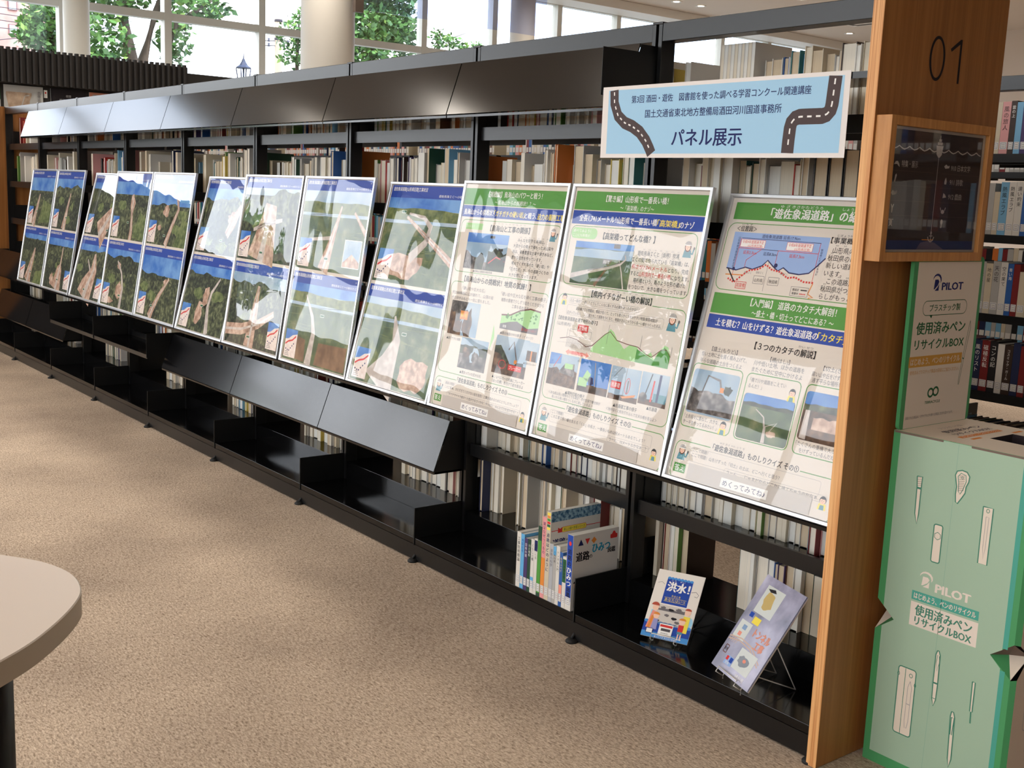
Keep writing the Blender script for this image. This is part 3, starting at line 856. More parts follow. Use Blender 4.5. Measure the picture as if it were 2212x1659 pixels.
def poster10(A, w):
    A.rect(1.2, 72.8, w - 1.2, 78.6, INKGR, 2); A.rect(1.2, 68.5, w - 1.2, 72.55, INKB, 2)
    A.text('【挑戦編】鳥海山のパワーと戦う！', 15.0, 76.7, INKW, w=29, h=2.0, l=5, bold=.012)
    A.text('～鳥海山からの挑戦状！？～', 19.1, 74.0, INKW, w=22.2, h=1.6, l=5)
    A.text('鳥海山からの挑戦状？', 2.2, 70.3, INKW, w=17.4, h=2.0, l=5, bold=.02)
    A.text('「ガチガチの硬い岩」', 19.8, 70.2, INKY, w=16.6, h=2.0, l=5, bold=.02)
    A.text('と戦う、', 36.6, 70.1, INKW, w=6.2, h=2.0, l=5, bold=.02)
    A.text('迫力の掘削工事', 43.2, 70.0, INKY, w=13.4, h=2.0, l=5, bold=.02)
    A.rline(1.8, 49.0, w - 1.2, 67.6, 2.2, .2, INKGR, 2)
    A.text('【鳥海山と工事の関係】', 19.1, 65.1, INK, w=21.5, h=2.1, l=5, bold=.02); furigana(A, 21, 66.8, 9, 2.0)
    A.rect(4.6, 64.2, 14.6, 66.4, INKLG, 3); A.text('ＱＵＥＳＴ', 5.2, 65.3, INKW, h=.9, l=5)
    A.rect(7.0, 50.5, 30.3, 63.1, PHAZE, 2); A.rect(7.0, 59.8, 30.3, 63.1, PSKY, 3)
    hills(A, 7.0, 50.5, 30.3, 55.0, 2.2, PROCK, 3, 41); blob(A, 16, 53, 3, 3.5, PFOR2, 4, 3, (7, 50.5, 30.3, 63))
    hills(A, 20, 50.5, 30.3, 57.0, 1.4, PFOR2, 4, 43)
    A.line([(21, 53), (25, 55.4), (30, 54.2)], .4, INKR, 5)
    for q in ((20, 61.6), (25.5, 57.5), (27.6, 54.2)): A.rect(q[0], q[1], q[0] + 2.6, q[1] + .9, INK, 6)
    A.text('▲鳥海山と遊佐町の航空写真', 13.2, 49.9, INK, w=11, h=.8, l=5)
    for i, (t, x, wd) in enumerate((('みんなを見守る鳥海山。', 35.2, 14), ('大昔からの噴火で積もった火山灰や', 33.3, 20.7), ('岩は、栄養豊富な土壌や湧き水など、', 33.3, 21), ('豊かな自然を作っています。', 33.3, 16),
                                  ('噴火でくずれ落ちた「硬い岩」や', 33.9, 19.6), ('「巨大な石」が、今の道路づくりの', 33.4, 20.3), ('大きな壁になっています。', 33.4, 15.2))):
        y = 61.9 - i * 1.95; A.text(t, x, y, INK, w=wd, h=1.2, l=5); furigana(A, x + 1, y + 1.0, 7, 2.3)
    girl(A, 52.6, 64.8, .95)
    A.text('【鳥海山からの挑戦状！地質の試練！】', 9.1, 46.8, INK, w=37, h=2.1, l=5, bold=.02); furigana(A, 11, 48.5, 15, 2.2)
    A.rline(1.9, 13.2, w - 1.2, 45.6, 2.4, .2, INKGR, 2); A.rect(9, 45, 47, 46, PAPER, 2.6)
    A.text('「硬い岩や巨大な石」', 8.9, 43.5, INKG, w=13.3, h=1.25, l=5)
    A.text('約2500年前に山が崩れて、山頂の岩', 3.4, 41.6, INKG, w=24, h=1.2, l=5)
    A.text('や土砂がふもとへ一気に落ちました。', 3.6, 39.8, INKG, w=22.6, h=1.2, l=5)
    A.text('「硬い岩や巨大な石を砕く工事の様子」', 31.3, 43.5, INKG, w=24, h=1.3, l=5)
    A.text('複数の重機で少しずつ岩をくだきながら', 31.8, 41.6, INKG, w=22.5, h=1.25, l=5); A.text('工事を進めます。', 38, 39.9, INKG, w=9.4, h=1.2, l=5)
    A.rect(4.2, 26.9, 21.2, 38.8, PROCK, 2); A.poly([(9, 26.9), (14, 38.8), (21.2, 38.8), (21.2, 26.9)], PHAZE, 3)
    hills(A, 4.2, 26.9, 12, 33, 3, PSOIL, 4, 8); blob(A, 15, 31, 3, 6, PSOIL, 4, 9, (4.2, 26.9, 21.2, 38.8))
    A.rect(10.3, 32.6, 14.8, 35.6, INKO, 6); A.text('硬い岩', 12.5, 34.1, INKY, w=3.6, h=1.4, al='C', l=8)
    A.text('▲岩でできた地質', 4.4, 25.4, INK, w=8.4, h=1.0, l=5)
    A.rect(13.5, 15.9, 29.2, 26.6, PROCK, 3); A.rect(13.5, 23.4, 29.2, 26.6, PHAZE, 4); hills(A, 13.5, 21, 29.2, 24.4, 1.0, PFOR2, 5, 12)
    blob(A, 17.5, 21.6, 2.2, 2.2, PSOIL, 6, 4); blob(A, 22.4, 20.6, 2.6, 2.9, PHAZE, 6, 5); blob(A, 22.9, 20.2, 2.0, 2.4, PROCK, 7, 6)
    A.text('▲埋まっていた巨大な石', 15.5, 14.6, INK, w=12.4, h=1.1, l=5)
    A.poly([(30.2, 33), (31.6, 28.6), (29.8, 24.0)], INKLG, 3)
    A.poly([(33.4, 36.6), (38, 36.9), (43, 38.9), (48, 39.9), (53.4, 39.4), (53.4, 32), (33.4, 32)], INKLG, 2)
    A.line([(33.4, 36.6), (38, 36.9), (43, 38.9), (48, 39.9), (53.4, 39.4)], .5, HAIR, 3)
    A.poly([(33.4, 32), (53.4, 32), (53.4, 34.2), (48, 33.4), (42, 35.2), (38, 34.6), (33.4, 33.6)], INKG, 4)
    rr = random.Random(4)
    for i in range(26): A.ell(rr.uniform(36, 53), rr.uniform(35.4, 38.2), rr.uniform(.2, .6), rr.uniform(.2, .5), INKGR, 5, 8)
    A.text('硬い岩がいっぱい！', 45, 33, INKR, w=7.6, h=.9, l=6); A.text('岩盤', 35, 33.0, INKW, h=.9, l=6)
    A.text('▲掘る地面の中の様子（イメージ）', 34.2, 30.7, INKG, w=17.5, h=1.0, l=5)
    A.rect(33.0, 17.1, 50.6, 29.8, PSOIL, 3); A.poly([(33, 29.8), (33, 26), (38, 25), (42, 21), (50.6, 21), (50.6, 29.8)], PHAZE, 4); A.poly([(33, 26.2), (36, 26.6), (41.5, 21.6), (40, 20.6), (36, 23.8), (33, 24)], PFOR2, 5)
    A.line([(40.5, 25.5), (42.6, 28.4), (45.6, 22.0)], .6, INKG, 6); A.poly([(44.5, 19.5), (49.5, 19.8), (49, 22), (45, 21.8)], INK, 6); A.rect(44.2, 21.4, 45.6, 22.6, INKO, 7)
    A.ering(38.2, 20.4, 2.0, 1.5, .25, INKR, 7); A.rect(41.6, 19.0, 48.6, 20.8, INKR, 8); A.text('ブレーカー', 42.2, 19.9, INKW, w=5.8, h=1.2, l=10)
    A.rect(47.3, 23.3, 55.7, 29.4, PHAZE, 6); A.rect(50, 23.3, 55, 26.6, PSOIL, 7); A.rect(52, 23.3, 52.7, 26.6, INKO, 8)
    A.text('▲先端のブレーカー', 49, 22.4, INK, w=6.4, h=.7, l=9)
    A.text('▲ショベルカーの先端にブレーカー', 33.9, 15.9, INK, w=17.6, h=1.1, l=5); A.text('（尖った棒）を付けて岩を割るよ', 34.4, 14.5, INK, w=16.6, h=1.1, l=5)
    quizbox(A, w, '', '③', ('最後の問題！', 'この工事中、かたすぎてくだけない岩を発見！工事を進めるためにどうしたでしょう？', 42), ('「ダイナマイトで壊す！と音がうるさいかな…やっぱり、みんなで力を合わせる！」', 11.0, 39.6))


def poster11(A, w):
    A.rect(1.8, 73.2, w - 1.4, 79.0, INKGR, 2); A.rect(1.8, 68.7, w - 1.4, 72.9, INKB, 2)
    A.text('【驚き編】山形県で一番長い橋！', 15.8, 76.9, INKW, w=26.2, h=2.0, l=5, bold=.012)
    A.text('～「高架橋」のナゾ～', 22.6, 74.3, INKW, w=14.2, h=1.6, l=5)
    A.text('全長1,741メートル！', 5.1, 70.6, INKW, w=16.6, h=2.0, l=5, bold=.02)
    A.text('山形県で一番長い橋', 22.2, 70.5, INKW, w=16.8, h=2.0, l=5, bold=.02)
    A.text('「高架橋」', 39.2, 70.4, INKY, w=8.8, h=2.0, l=5, bold=.02); A.text('のナゾ', 48.0, 70.3, INKW, w=5.6, h=2.0, l=5, bold=.02)
    A.rline(2.2, 49.7, w - 2.6, 68.2, 2.2, .2, INKGR, 2)
    A.rrect(2.6, 64.2, 14.5, 67.6, 1.6, INKLG, 3); A.text('調べてみよう！', 3.4, 66.6, INKW, w=8, h=1.0, l=5); A.text('ここにも知恵が', 3.4, 65.2, INKW, w=8, h=.9, l=5)
    A.text('【高架橋ってどんな橋？】', 17.4, 65.5, INK, w=22.1, h=2.1, l=5, bold=.02); furigana(A, 19, 67.2, 3, 1.8)
    A.rect(5.6, 50.2, 31.6, 63.4, PPAD, 2); A.rect(5.6, 61.4, 31.6, 63.4, PSKY, 3); hills(A, 5.6, 58.6, 31.6, 61.2, .5, PHAZE, 4, 6)
    A.line([(5.6, 52.4), (13, 54.2), (22, 56.0), (27, 57.4), (29, 59.0), (28.4, 60.2)], [1.6, 1.3, .9, .7, .5, .4], PROAD, 6)
    A.line([(13.2, 54.6), (22, 56.5), (27, 57.9)], .3, INKG, 7); A.line([(17, 50.2), (20.4, 54.5), (23, 58.5)], [1.2, .8, .4], PBRN, 5)
    A.line([(29.8, 50.2), (28, 55), (26, 59)], [.5, .35, .2], PROAD, 5); A.rect(19.2, 56.9, 22.4, 58.6, INKG, 8); A.text('高架橋', 20.8, 57.7, INKW, w=2.6, h=1.0, al='C', l=10)
    A.rect(23, 62.0, 25.7, 63.3, INKG, 6)
    for i, (t, x, wd, m) in enumerate((('遊佐鳥海ＩＣと（仮称）吹浦', 33.4, 16.7, INK), ('ＩＣの間で作られている「高架橋」は、', 31.8, 22.6, INK), ('', 0, 0, INK), ('', 0, 0, INK), ('箱桁橋という、箱のような形の橋げた', 33.6, 20.8, INK), ('をつないで、大きな橋をつくっています。', 32.0, 23.8, INK))):
        if t: A.text(t, x, 61.4 - i * 2.02, m, w=wd, h=1.35, l=5); furigana(A, x + 2, 62.5 - i * 2.02, 8, 2.3)
    A.text('長さが1,741メートル', 31.9, 57.3, INKR, w=14.6, h=1.35, l=5); A.text('となり、完成', 46.8, 57.2, INK, w=7.8, h=1.35, l=5)
    A.text('すると', 31.9, 55.3, INK, w=3.4, h=1.35, l=5); A.text('山形県内で一番長い橋', 35.4, 55.3, INKR, w=12.8, h=1.35, l=5); A.text('になります。', 48.4, 55.2, INK, w=7, h=1.35, l=5)
    girl(A, 52.8, 64.0, 1.05)
    A.text('【県内イチながーい橋の解説】', 16.9, 47.6, INK, w=25.8, h=2.1, l=5, bold=.02); furigana(A, 18, 49.2, 9, 2.5)
    A.rline(1.9, 13.2, w - 1.6, 46.6, 2.4, .2, INKGR, 2); A.rect(16.5, 46, 43.2, 47, PAPER, 2.6)
    boy(A, 4.8, 45.4, .95)
    A.rline(7.2, 43.9, 38.2, 45.6, .6, .08, INKL, 3); A.text('ええー県内で一番！？どうしてこんなに長くする必要があったのかな？', 7.7, 44.8, INKG, w=29.8, h=1.0, l=5)
    A.rline(6.8, 40.2, 48.8, 43.4, .6, .08, INKL, 3); A.text('高架橋の下の地面は、標高が低くて、とっても柔らかくて沈みやすい地盤(軟弱地盤)が', 11, 42.5, INKG, w=35.4, h=1.0, l=5)
    A.text('広がっているの。ここに盛土をして道路をつくると、地面が沈んじゃうから長ーい橋をつくったのよ。', 7.2, 41.0, INKG, w=41, h=1.0, l=5)
    girl(A, 52.0, 43.2, 1.15)
    A.text('【遊佐象潟道路を通す地形の様子】', 3.7, 39.0, INK, w=18, h=1.25, l=5); A.text('（山形県内）', 3.4, 37.2, INKG, w=6.6, h=1.1, l=5)
    pts = [(20.8, 30.2), (21, 31.4), (24, 34.4), (26.6, 36.6), (27.9, 38.0), (29.6, 37.2), (31.4, 35.2), (33.4, 34.0), (35, 32.8), (37, 34.4), (40, 34.2), (41.6, 32.6), (43, 33.6), (44.6, 32.4), (46, 33.4), (47.6, 31.4), (49, 34.0), (51, 36.0), (52.4, 35.6), (53.6, 33.4), (53.5, 29.6), (37, 29.8)]
    A.poly(pts, INKLG, 3); A.poly([(40.2, 29.75), (53.5, 29.6), (53.6, 33.2), (51, 35.4), (49, 33.6), (47.6, 31.2), (45, 32.0), (40.2, 33.6)], INKGR, 3.5)
    A.line([(6, 32.6), (10, 33.4), (14, 33.0), (18.5, 31.4), (21, 32.0), (26, 36.2), (28, 37.2), (31.4, 35.0), (36, 34.4), (40.4, 34.2), (44, 32.6), (46.5, 32.0), (50, 34.6), (52, 34.8), (53.8, 33.0)], .22, HAIR, 5)
    for i in range(22): A.line([(9.4 + i * .52, 30.3), (9.4 + i * .52, 32.8 - (i - 8) * .06)], .1, INKG, 4)
    A.rline(10, 33.8, 20, 36.0, .1, .08, INKG, 3)
    for xx, ya in ((9, 36), (27.2, 39.2), (41.4, 37.6), (53.8, 35.8)): A.line([(xx, 33.4), (xx, ya)], .1, INKG, 4)
    A.line([(5.0, 31.4), (53.8, 33.8)], .06, INKL, 2.5)
    A.rect(13.4, 35.6, 18.2, 37.8, INKR, 6); A.poly([(15.2, 35.6), (16.4, 35.6), (15.8, 34.9)], INKR, 6); A.text('高架橋', 15.8, 36.7, INKW, w=3.8, h=1.5, al='C', l=8)
    A.poly([(9.7, 28.8), (11.2, 29.8), (11.2, 29.3), (19.2, 29.3), (19.2, 29.8), (20.7, 28.8), (19.2, 27.9), (19.2, 28.4), (11.2, 28.4), (11.2, 27.9)], INKP, 4); A.text('軟弱地盤', 15.2, 28.8, INKR, w=5.4, h=1.2, al='C', l=6)
    # four site photos
    A.rect(3.1, 17.8, 16.6, 27.8, PHAZE, 4); A.poly([(3.1, 27.8), (3.1, 24), (8.6, 24.8), (8.4, 27.8)], PSKY, 5); hills(A, 3.1, 17.8, 16.6, 22.5, 1.4, PSOIL, 5, 31); A.poly([(8, 22), (15.5, 21.4), (15, 25.4), (10.4, 24.8)], PROCK, 6); A.line([(5.4, 23.4), (8.0, 27.4)], .25, INKR, 7); A.rect(10.6, 23.6, 14.4, 25.2, INKLG, 7)
    A.rect(17.6, 17.8, 31.1, 27.7, PSKY, 4); hills(A, 17.6, 17.8, 31.1, 20.2, .4, PSOIL, 5, 33); A.line([(25.4, 20), (24.2, 27.2)], .35, INKL, 6); A.poly([(19.6, 22), (21, 24.6), (23, 23.4), (22, 21)], INKLG, 6); A.rect(17.9, 19.4, 21.8, 22.0, INKLG, 6); blob(A, 23.4, 21.4, 1.3, 1.6, INKN, 6, 4)
    A.rect(31.6, 17.8, 43.9, 27.6, PHAZE, 4); hills(A, 31.6, 17.8, 43.9, 19.6, .5, PSOIL, 5, 34); A.line([(32.6, 24), (36, 27.6)], .15, INKG, 6); A.line([(37.8, 19.6), (38, 27.4)], .18, INKG, 6); A.poly([(37, 19), (43, 20.4), (42.6, 19.6), (38, 18.6)], INKO, 6); A.ering(39.2, 22.4, 1.1, 2.4, .22, INKR, 7); A.rect(39.0, 20, 39.5, 24, INKG, 6)
    A.rect(32.2, 21.0, 36.4, 23.2, INKR, 7); A.text('杭基礎', 34.3, 22.1, INKW, w=3.5, h=1.4, al='C', l=9)
    A.rect(44.3, 18.4, 55.2, 27.7, PHAZE, 4); hills(A, 44.3, 18.4, 55.2, 20.2, .4, PSOIL, 5, 35); A.line([(46.4, 20), (48.4, 27.4)], .35, INK, 6); A.line([(49.2, 19.4), (49.6, 25.6)], .6, INKR, 7); A.line([(51.6, 19.6), (51.8, 27.5)], .9, INKN, 7); A.rect(50, 19.6, 55.0, 22, INKT, 6); A.ell(46, 20.4, 1.6, 1.4, PROCK, 6)
    A.text('▲場所打設の様子', 12.8, 16.4, INK, w=9.1, h=1.1, l=5); A.text('＜あな底は長い間隔もとても頑丈！中が空洞で複合体が', 5.2, 15.4, INKG, w=24, h=.95, l=5); A.text('長いから長い橋をつくるのに適しているよ＞', 7, 14.2, INKG, w=19, h=.95, l=5)
    A.text('▲杭基礎工事の様子', 34.6, 16.2, INK, w=10, h=1.15, l=5); A.text('▲杭基礎', 48.2, 18.0 - .4, INK, w=4.2, h=1.15, l=5); A.text('＜地中深くに杭を打ち込んで丈夫な橋を造るよ＞', 32, 14.7, INKG, w=21, h=1.0, l=5)
    quizbox(A, w, '', '②', ('ここで問題！', 'この工事で長い橋を支える「くい」の長さ、一番長いものは何メートルあるでしょう？', 41.6), ('うーん、10メートルかなぁ…？', 35.6, 15.4))


def poster12(A, w):
    A.rect(2.6, 74.1, w - 1.4, 78.9, INKGR, 2)
    A.text('「遊佐象潟道路」の紹介', 15.3, 76.2, INKW, w=30.5, h=2.7, l=5, bold=.03)
    A.text('ゆ ざ きさかたどうろ', 18.0, 78.2, INKW, w=13.6, h=.8, l=5); A.text('しょうかい', 37.6, 78.1, INKW, w=6, h=.8, l=5)
    A.rline(1.7, 54.2, w - 1.6, 73.2, 2.6, .2, INKGR, 2)
    A.text('＜位置図＞', 4.9, 71.6, INK, w=6.8, h=1.5, l=5, bold=.012); A.text('い ち ず', 6.4, 72.75, INK, w=3.6, h=.5, l=5)
    # coast map
    A.rect(4.4, 60.0, 36, 70.6, INKS, 2)
    coast = [(4.4, 60.4), (8, 60.0), (11, 61.0), (13.5, 60.6), (16.5, 61.8), (18, 63.4), (20, 62.0), (22, 60.8), (23.6, 61.8), (25.8, 60.6), (29, 60.4), (32, 61.0), (34, 63.0), (36, 65.2), (36, 56), (4.4, 55.4)]
    A.poly(coast, PAPER, 3); A.line(coast[:14], .35, INKN, 5)
    A.dashes([(5.6, 57.6), (8.2, 56.6), (10.4, 58.6), (12.4, 60.2), (15.6, 60.8), (17.8, 62.2), (20, 61.0), (23, 60.6), (25.6, 59.2), (28, 59.6), (31, 58.6), (34.4, 58.6)], .5, .55, .35, INKR, 6)
    A.line([(5.0, 60.4), (8.2, 56.8)], .4, INK, 6); A.line([(4.6, 58.6), (11, 58.8)], .3, INKO, 5); A.line([(34, 58.4), (33.2, 55.6), (35, 54.8), (33.6, 54.5)], .3, INKO, 5)
    A.line([(7.4, 69.0), (33.6, 69.0)], .14, INKN, 4); A.line([(7.0, 66.2), (15, 66.2)], .14, INKR, 4); A.line([(15, 66.2), (20.6, 66.2)], .14, INKN, 4); A.line([(20.6, 66.2), (33.4, 66.2)], .14, INKR, 4)
    for a_, c_ in (((15, 66.2), (10.6, 63.0)), ((10.6, 63.0), (10.6, 60.6)), ((20.6, 66.2), (20.6, 61.4)), ((7.2, 69), (7.0, 57)), ((33.5, 69), (33.6, 58.8))): A.line([a_, c_], .14, INKR, 4)
    A.text('遊佐象潟道路 延長17.9km', 14.2, 69.8, INKN, w=12.6, h=1.0, l=6)
    for x_, t_ in ((7.4, '令和9年度開通予定'), (23.0, '令和8年度開通予定')):
        A.rect(x_, 66.5, x_ + 8.4, 68.7, INKW, 5); A.rline(x_, 66.5, x_ + 8.4, 68.7, .1, .1, INKR, 6); A.text(t_, x_ + 4.2, 68.0, INKR, w=7.4, h=.9, al='C', l=7); A.text('(山形県区間)', x_ + 5.2, 67.0, INKR, w=5, h=.7, al='C', l=7)
    A.text('延長2.3km', 9.0, 65.1, INKR, w=4.6, h=1.0, l=6); A.text('延長8.3km', 16, 65.1, INKN, w=4.4, h=1.0, l=6); A.text('延長7.3km', 24.6, 65.1, INKR, w=4.8, h=1.0, l=6)
    A.vtext('山形県飽海郡遊佐町北目', 6.6, 69.4, INKN, .74, 6); A.vtext('秋田県にかほ市象潟町', 34.4, 67.6, INKN, .66, 6)
    A.line([(18.4, 63), (18.6, 55)], .1, INKG, 5)
    for x_, t_ in ((14.6, '山形県'), (19.6, '秋田県')): A.rline(x_, 56.8, x_ + 3.6, 59, .1, .1, INKG, 6); A.text(t_, x_ + 1.8, 57.8, INK, w=2.9, h=1.0, al='C', l=7)
    A.rline(9.0, 55.0, 12.6, 57.0, .1, .14, INKR, 6); A.text('高架橋', 10.8, 56.0, INKR, w=3, h=1.2, al='C', l=7)
    A.rline(27.6, 54.7, 33.2, 57.2, .1, .1, INKG, 6); A.text('開通済', 28.2, 56.4, INK, w=2, h=.7, l=7); A.line([(30.8, 56.4), (32.8, 56.4)], .3, INK, 7); A.text('事業中', 28.2, 55.4, INK, w=2, h=.7, l=7); A.dashes([(30.6, 55.4), (33, 55.4)], .3, .3, .2, INKR, 7)
    for i, (t_, x_) in enumerate((('ＩＣ', 9), ('ＩＣ', 13), ('ＩＣ', 21))): A.text('遊佐' + t_, x_ + 2, 59.6 + .3 * i, INKG, h=.6, l=6)
    A.ell(7.0, 60.3, .5, .5, INKN, 7, 10); A.ell(21, 62.2, .6, .6, INKN, 7, 10)
    A.text('【事業概要】', 36.4, 70.0, INK, w=9.4, h=1.6, l=5, bold=.02); A.text('じぎょうがいよう', 38, 71.3, INK, w=7.5, h=.6, l=5)
    for i, (t_, x_) in enumerate((('山形県の遊佐町と', 37.6), ('秋田県のにかほ市を結ぶ', 36.6), ('新しい道路をつくって', 36.6), ('います。', 36.6), ('この道路ができて、', 38), ('秋田県がつながると、く', 36.6), ('らしがもっと便利に', 36.8))):
        A.text(t_, x_, 67.5 - i * 2.0, INK, h=1.5, l=5)
        if i != 3: furigana(A, x_ + .6, 68.7 - i * 2.0, 4, 2.4, INK)
    A.rect(2.4, 47.6, w - 1.4, 53.3, INKGR, 2); A.rect(2.4, 43.4, w - 1.4, 47.2, INKB, 2)
    A.text('【入門編】 道路のカタチ大解剖！', 15.8, 51.7, INKW, w=27.4, h=2.1, l=5, bold=.012); A.text('～盛土・橋・切土ってどこにある？～', 16.9, 48.9, INKW, w=26.2, h=1.8, l=5, bold=.01)
    A.text('土を積む？山をけずる？遊佐象潟道路の', 5.4, 45.2, INKW, w=34, h=2.1, l=5, bold=.02); A.text('「カタチ」', 39.4, 45.2, INKY, w=8.4, h=2.1, l=5, bold=.02); A.text('の', 48, 45.2, INKW, w=1.8, h=2.0, l=5)
    A.text('【３つのカタチの解説】', 20.6, 40.4, INK, w=19.5, h=2.0, l=5, bold=.02); A.text('かい せつ', 34.4, 42.0, INKG, w=4.6, h=.6, l=5)
    A.text('【盛土(もりど)】', 6.4, 37.7, INKG, w=9.1, h=1.3, l=5); A.text('低い土地に土を高く積み上げて、', 3.2, 36.0, INKG, w=16, h=1.25, l=5); A.text('平らな道路の土台をつくるよ', 3.2, 34.1, INKG, w=14.8, h=1.25, l=5)
    A.text('【橋(はし)】', 26.7, 37.5, INKG, w=6.3, h=1.3, l=5); A.text('川や低い土地、ほかの道路を', 21.7, 36.0, INKG, w=16.3, h=1.3, l=5); A.text('またぐために空中にかけるよ', 21.5, 34.2, INKG, w=16.3, h=1.3, l=5)
    A.text('【切土(きりど)】', 43.4, 37.6, INKG, w=9.6, h=1.3, l=5); A.text('高い山や丘をけずって、道路を', 40.4, 35.8, INKG, w=14.8, h=1.25, l=5); A.text('通す平らな場所をつくるよ', 40.8, 34.2, INKG, w=13.4, h=1.25, l=5)
    for x0, x1 in ((1.4, 19.2), (20.5, 38.3), (39.8, w - 1.0)): A.rline(x0, 15.2, x1, 33.2, 1.6, .24, INKGR, 2)
    A.rrect(2.2, 19.3, 18.6, 31.6, 1.0, PHAZE, 3); hills(A, 2.4, 19.8, 18.5, 25.6, 1.2, PROCK, 4, 51); A.line([(6.6, 25.2), (7.6, 30.2), (12, 29.4), (13.2, 26.6)], [.4, .5, .7, .6], INKG, 5); A.rect(12.6, 26.2, 14, 27.6, INKO, 6); blob(A, 15.4, 27, 1.6, 1.4, PFOR2, 5, 8)
    A.rrect(21.2, 15.7, 37.8, 27.8, 1.0, PPAD, 3); A.poly([(21.3, 25.4), (37.7, 25.4), (37.6, 27.4), (36.8, 27.8), (22.2, 27.8), (21.4, 27.4)], PSKY, 4); hills(A, 21.3, 24.6, 37.7, 25.4, .5, PFOR2, 5, 52)
    A.line([(30.4, 15.8), (30.0, 20)], [1.2, .7], PROAD, 6); A.line([(29.8, 20), (29, 22.4), (26, 24)], [.6, .4, .2], PROAD, 6); A.line([(30, 20), (33.6, 21.6), (31, 18)], .25, PROAD, 6); blob(A, 32.4, 18.4, 1.6, 1.0, PDIRT, 6, 12)
    A.rrect(40.4, 19.0, w - 1.6, 31.4, 1.0, PSOIL, 3); A.poly([(40.5, 27.8), (w - 1.7, 28.8), (w - 1.7, 31.0), (w - 2.4, 31.4), (41.2, 31.4), (40.5, 31)], PSKY, 4); hills(A, 40.5, 26.6, w - 1.7, 28.4, .6, PFOR, 5, 53); A.poly([(41, 19.4), (43, 19.2), (42.6, 26.8), (41.2, 26.6)], PROAD, 5); hills(A, 44, 22, w - 1.7, 25, .8, PDIRT, 5, 54)
    A.text('「橋で川や道路をこえてい', 21.8, 31.4, INKG, w=11.8, h=1.15, l=5); A.text('るんだ！」', 21.6, 29.8, INKG, w=4.6, h=1.15, l=5); boy(A, 36.0, 29.8, .9)
    A.text('「土を段々に重ねて、大きな', 2.4, 18.2, INKG, w=12.2, h=1.15, l=5); A.text('ケーキを作ってるみたい！」', 2.4, 16.6, INKG, w=12.2, h=1.15, l=5); boy(A, 16.6, 17.6, .95)
    A.text('「たくさんの重機で大きな山', 40.6, 18.0, INKG, w=14, h=1.15, l=5); A.text('をけずっているんだね」', 42, 16.4, INKG, w=11, h=1.15, l=5)
    quizbox(A, w, '', '①', ('ここで問題！', 'ここで問題！山をけずった『切土』の土は、どこへ行くと思う？', 30), ('うーん…、じゃまだからどこかに捨てちゃうのかなぁ…？', 21.5, 31))


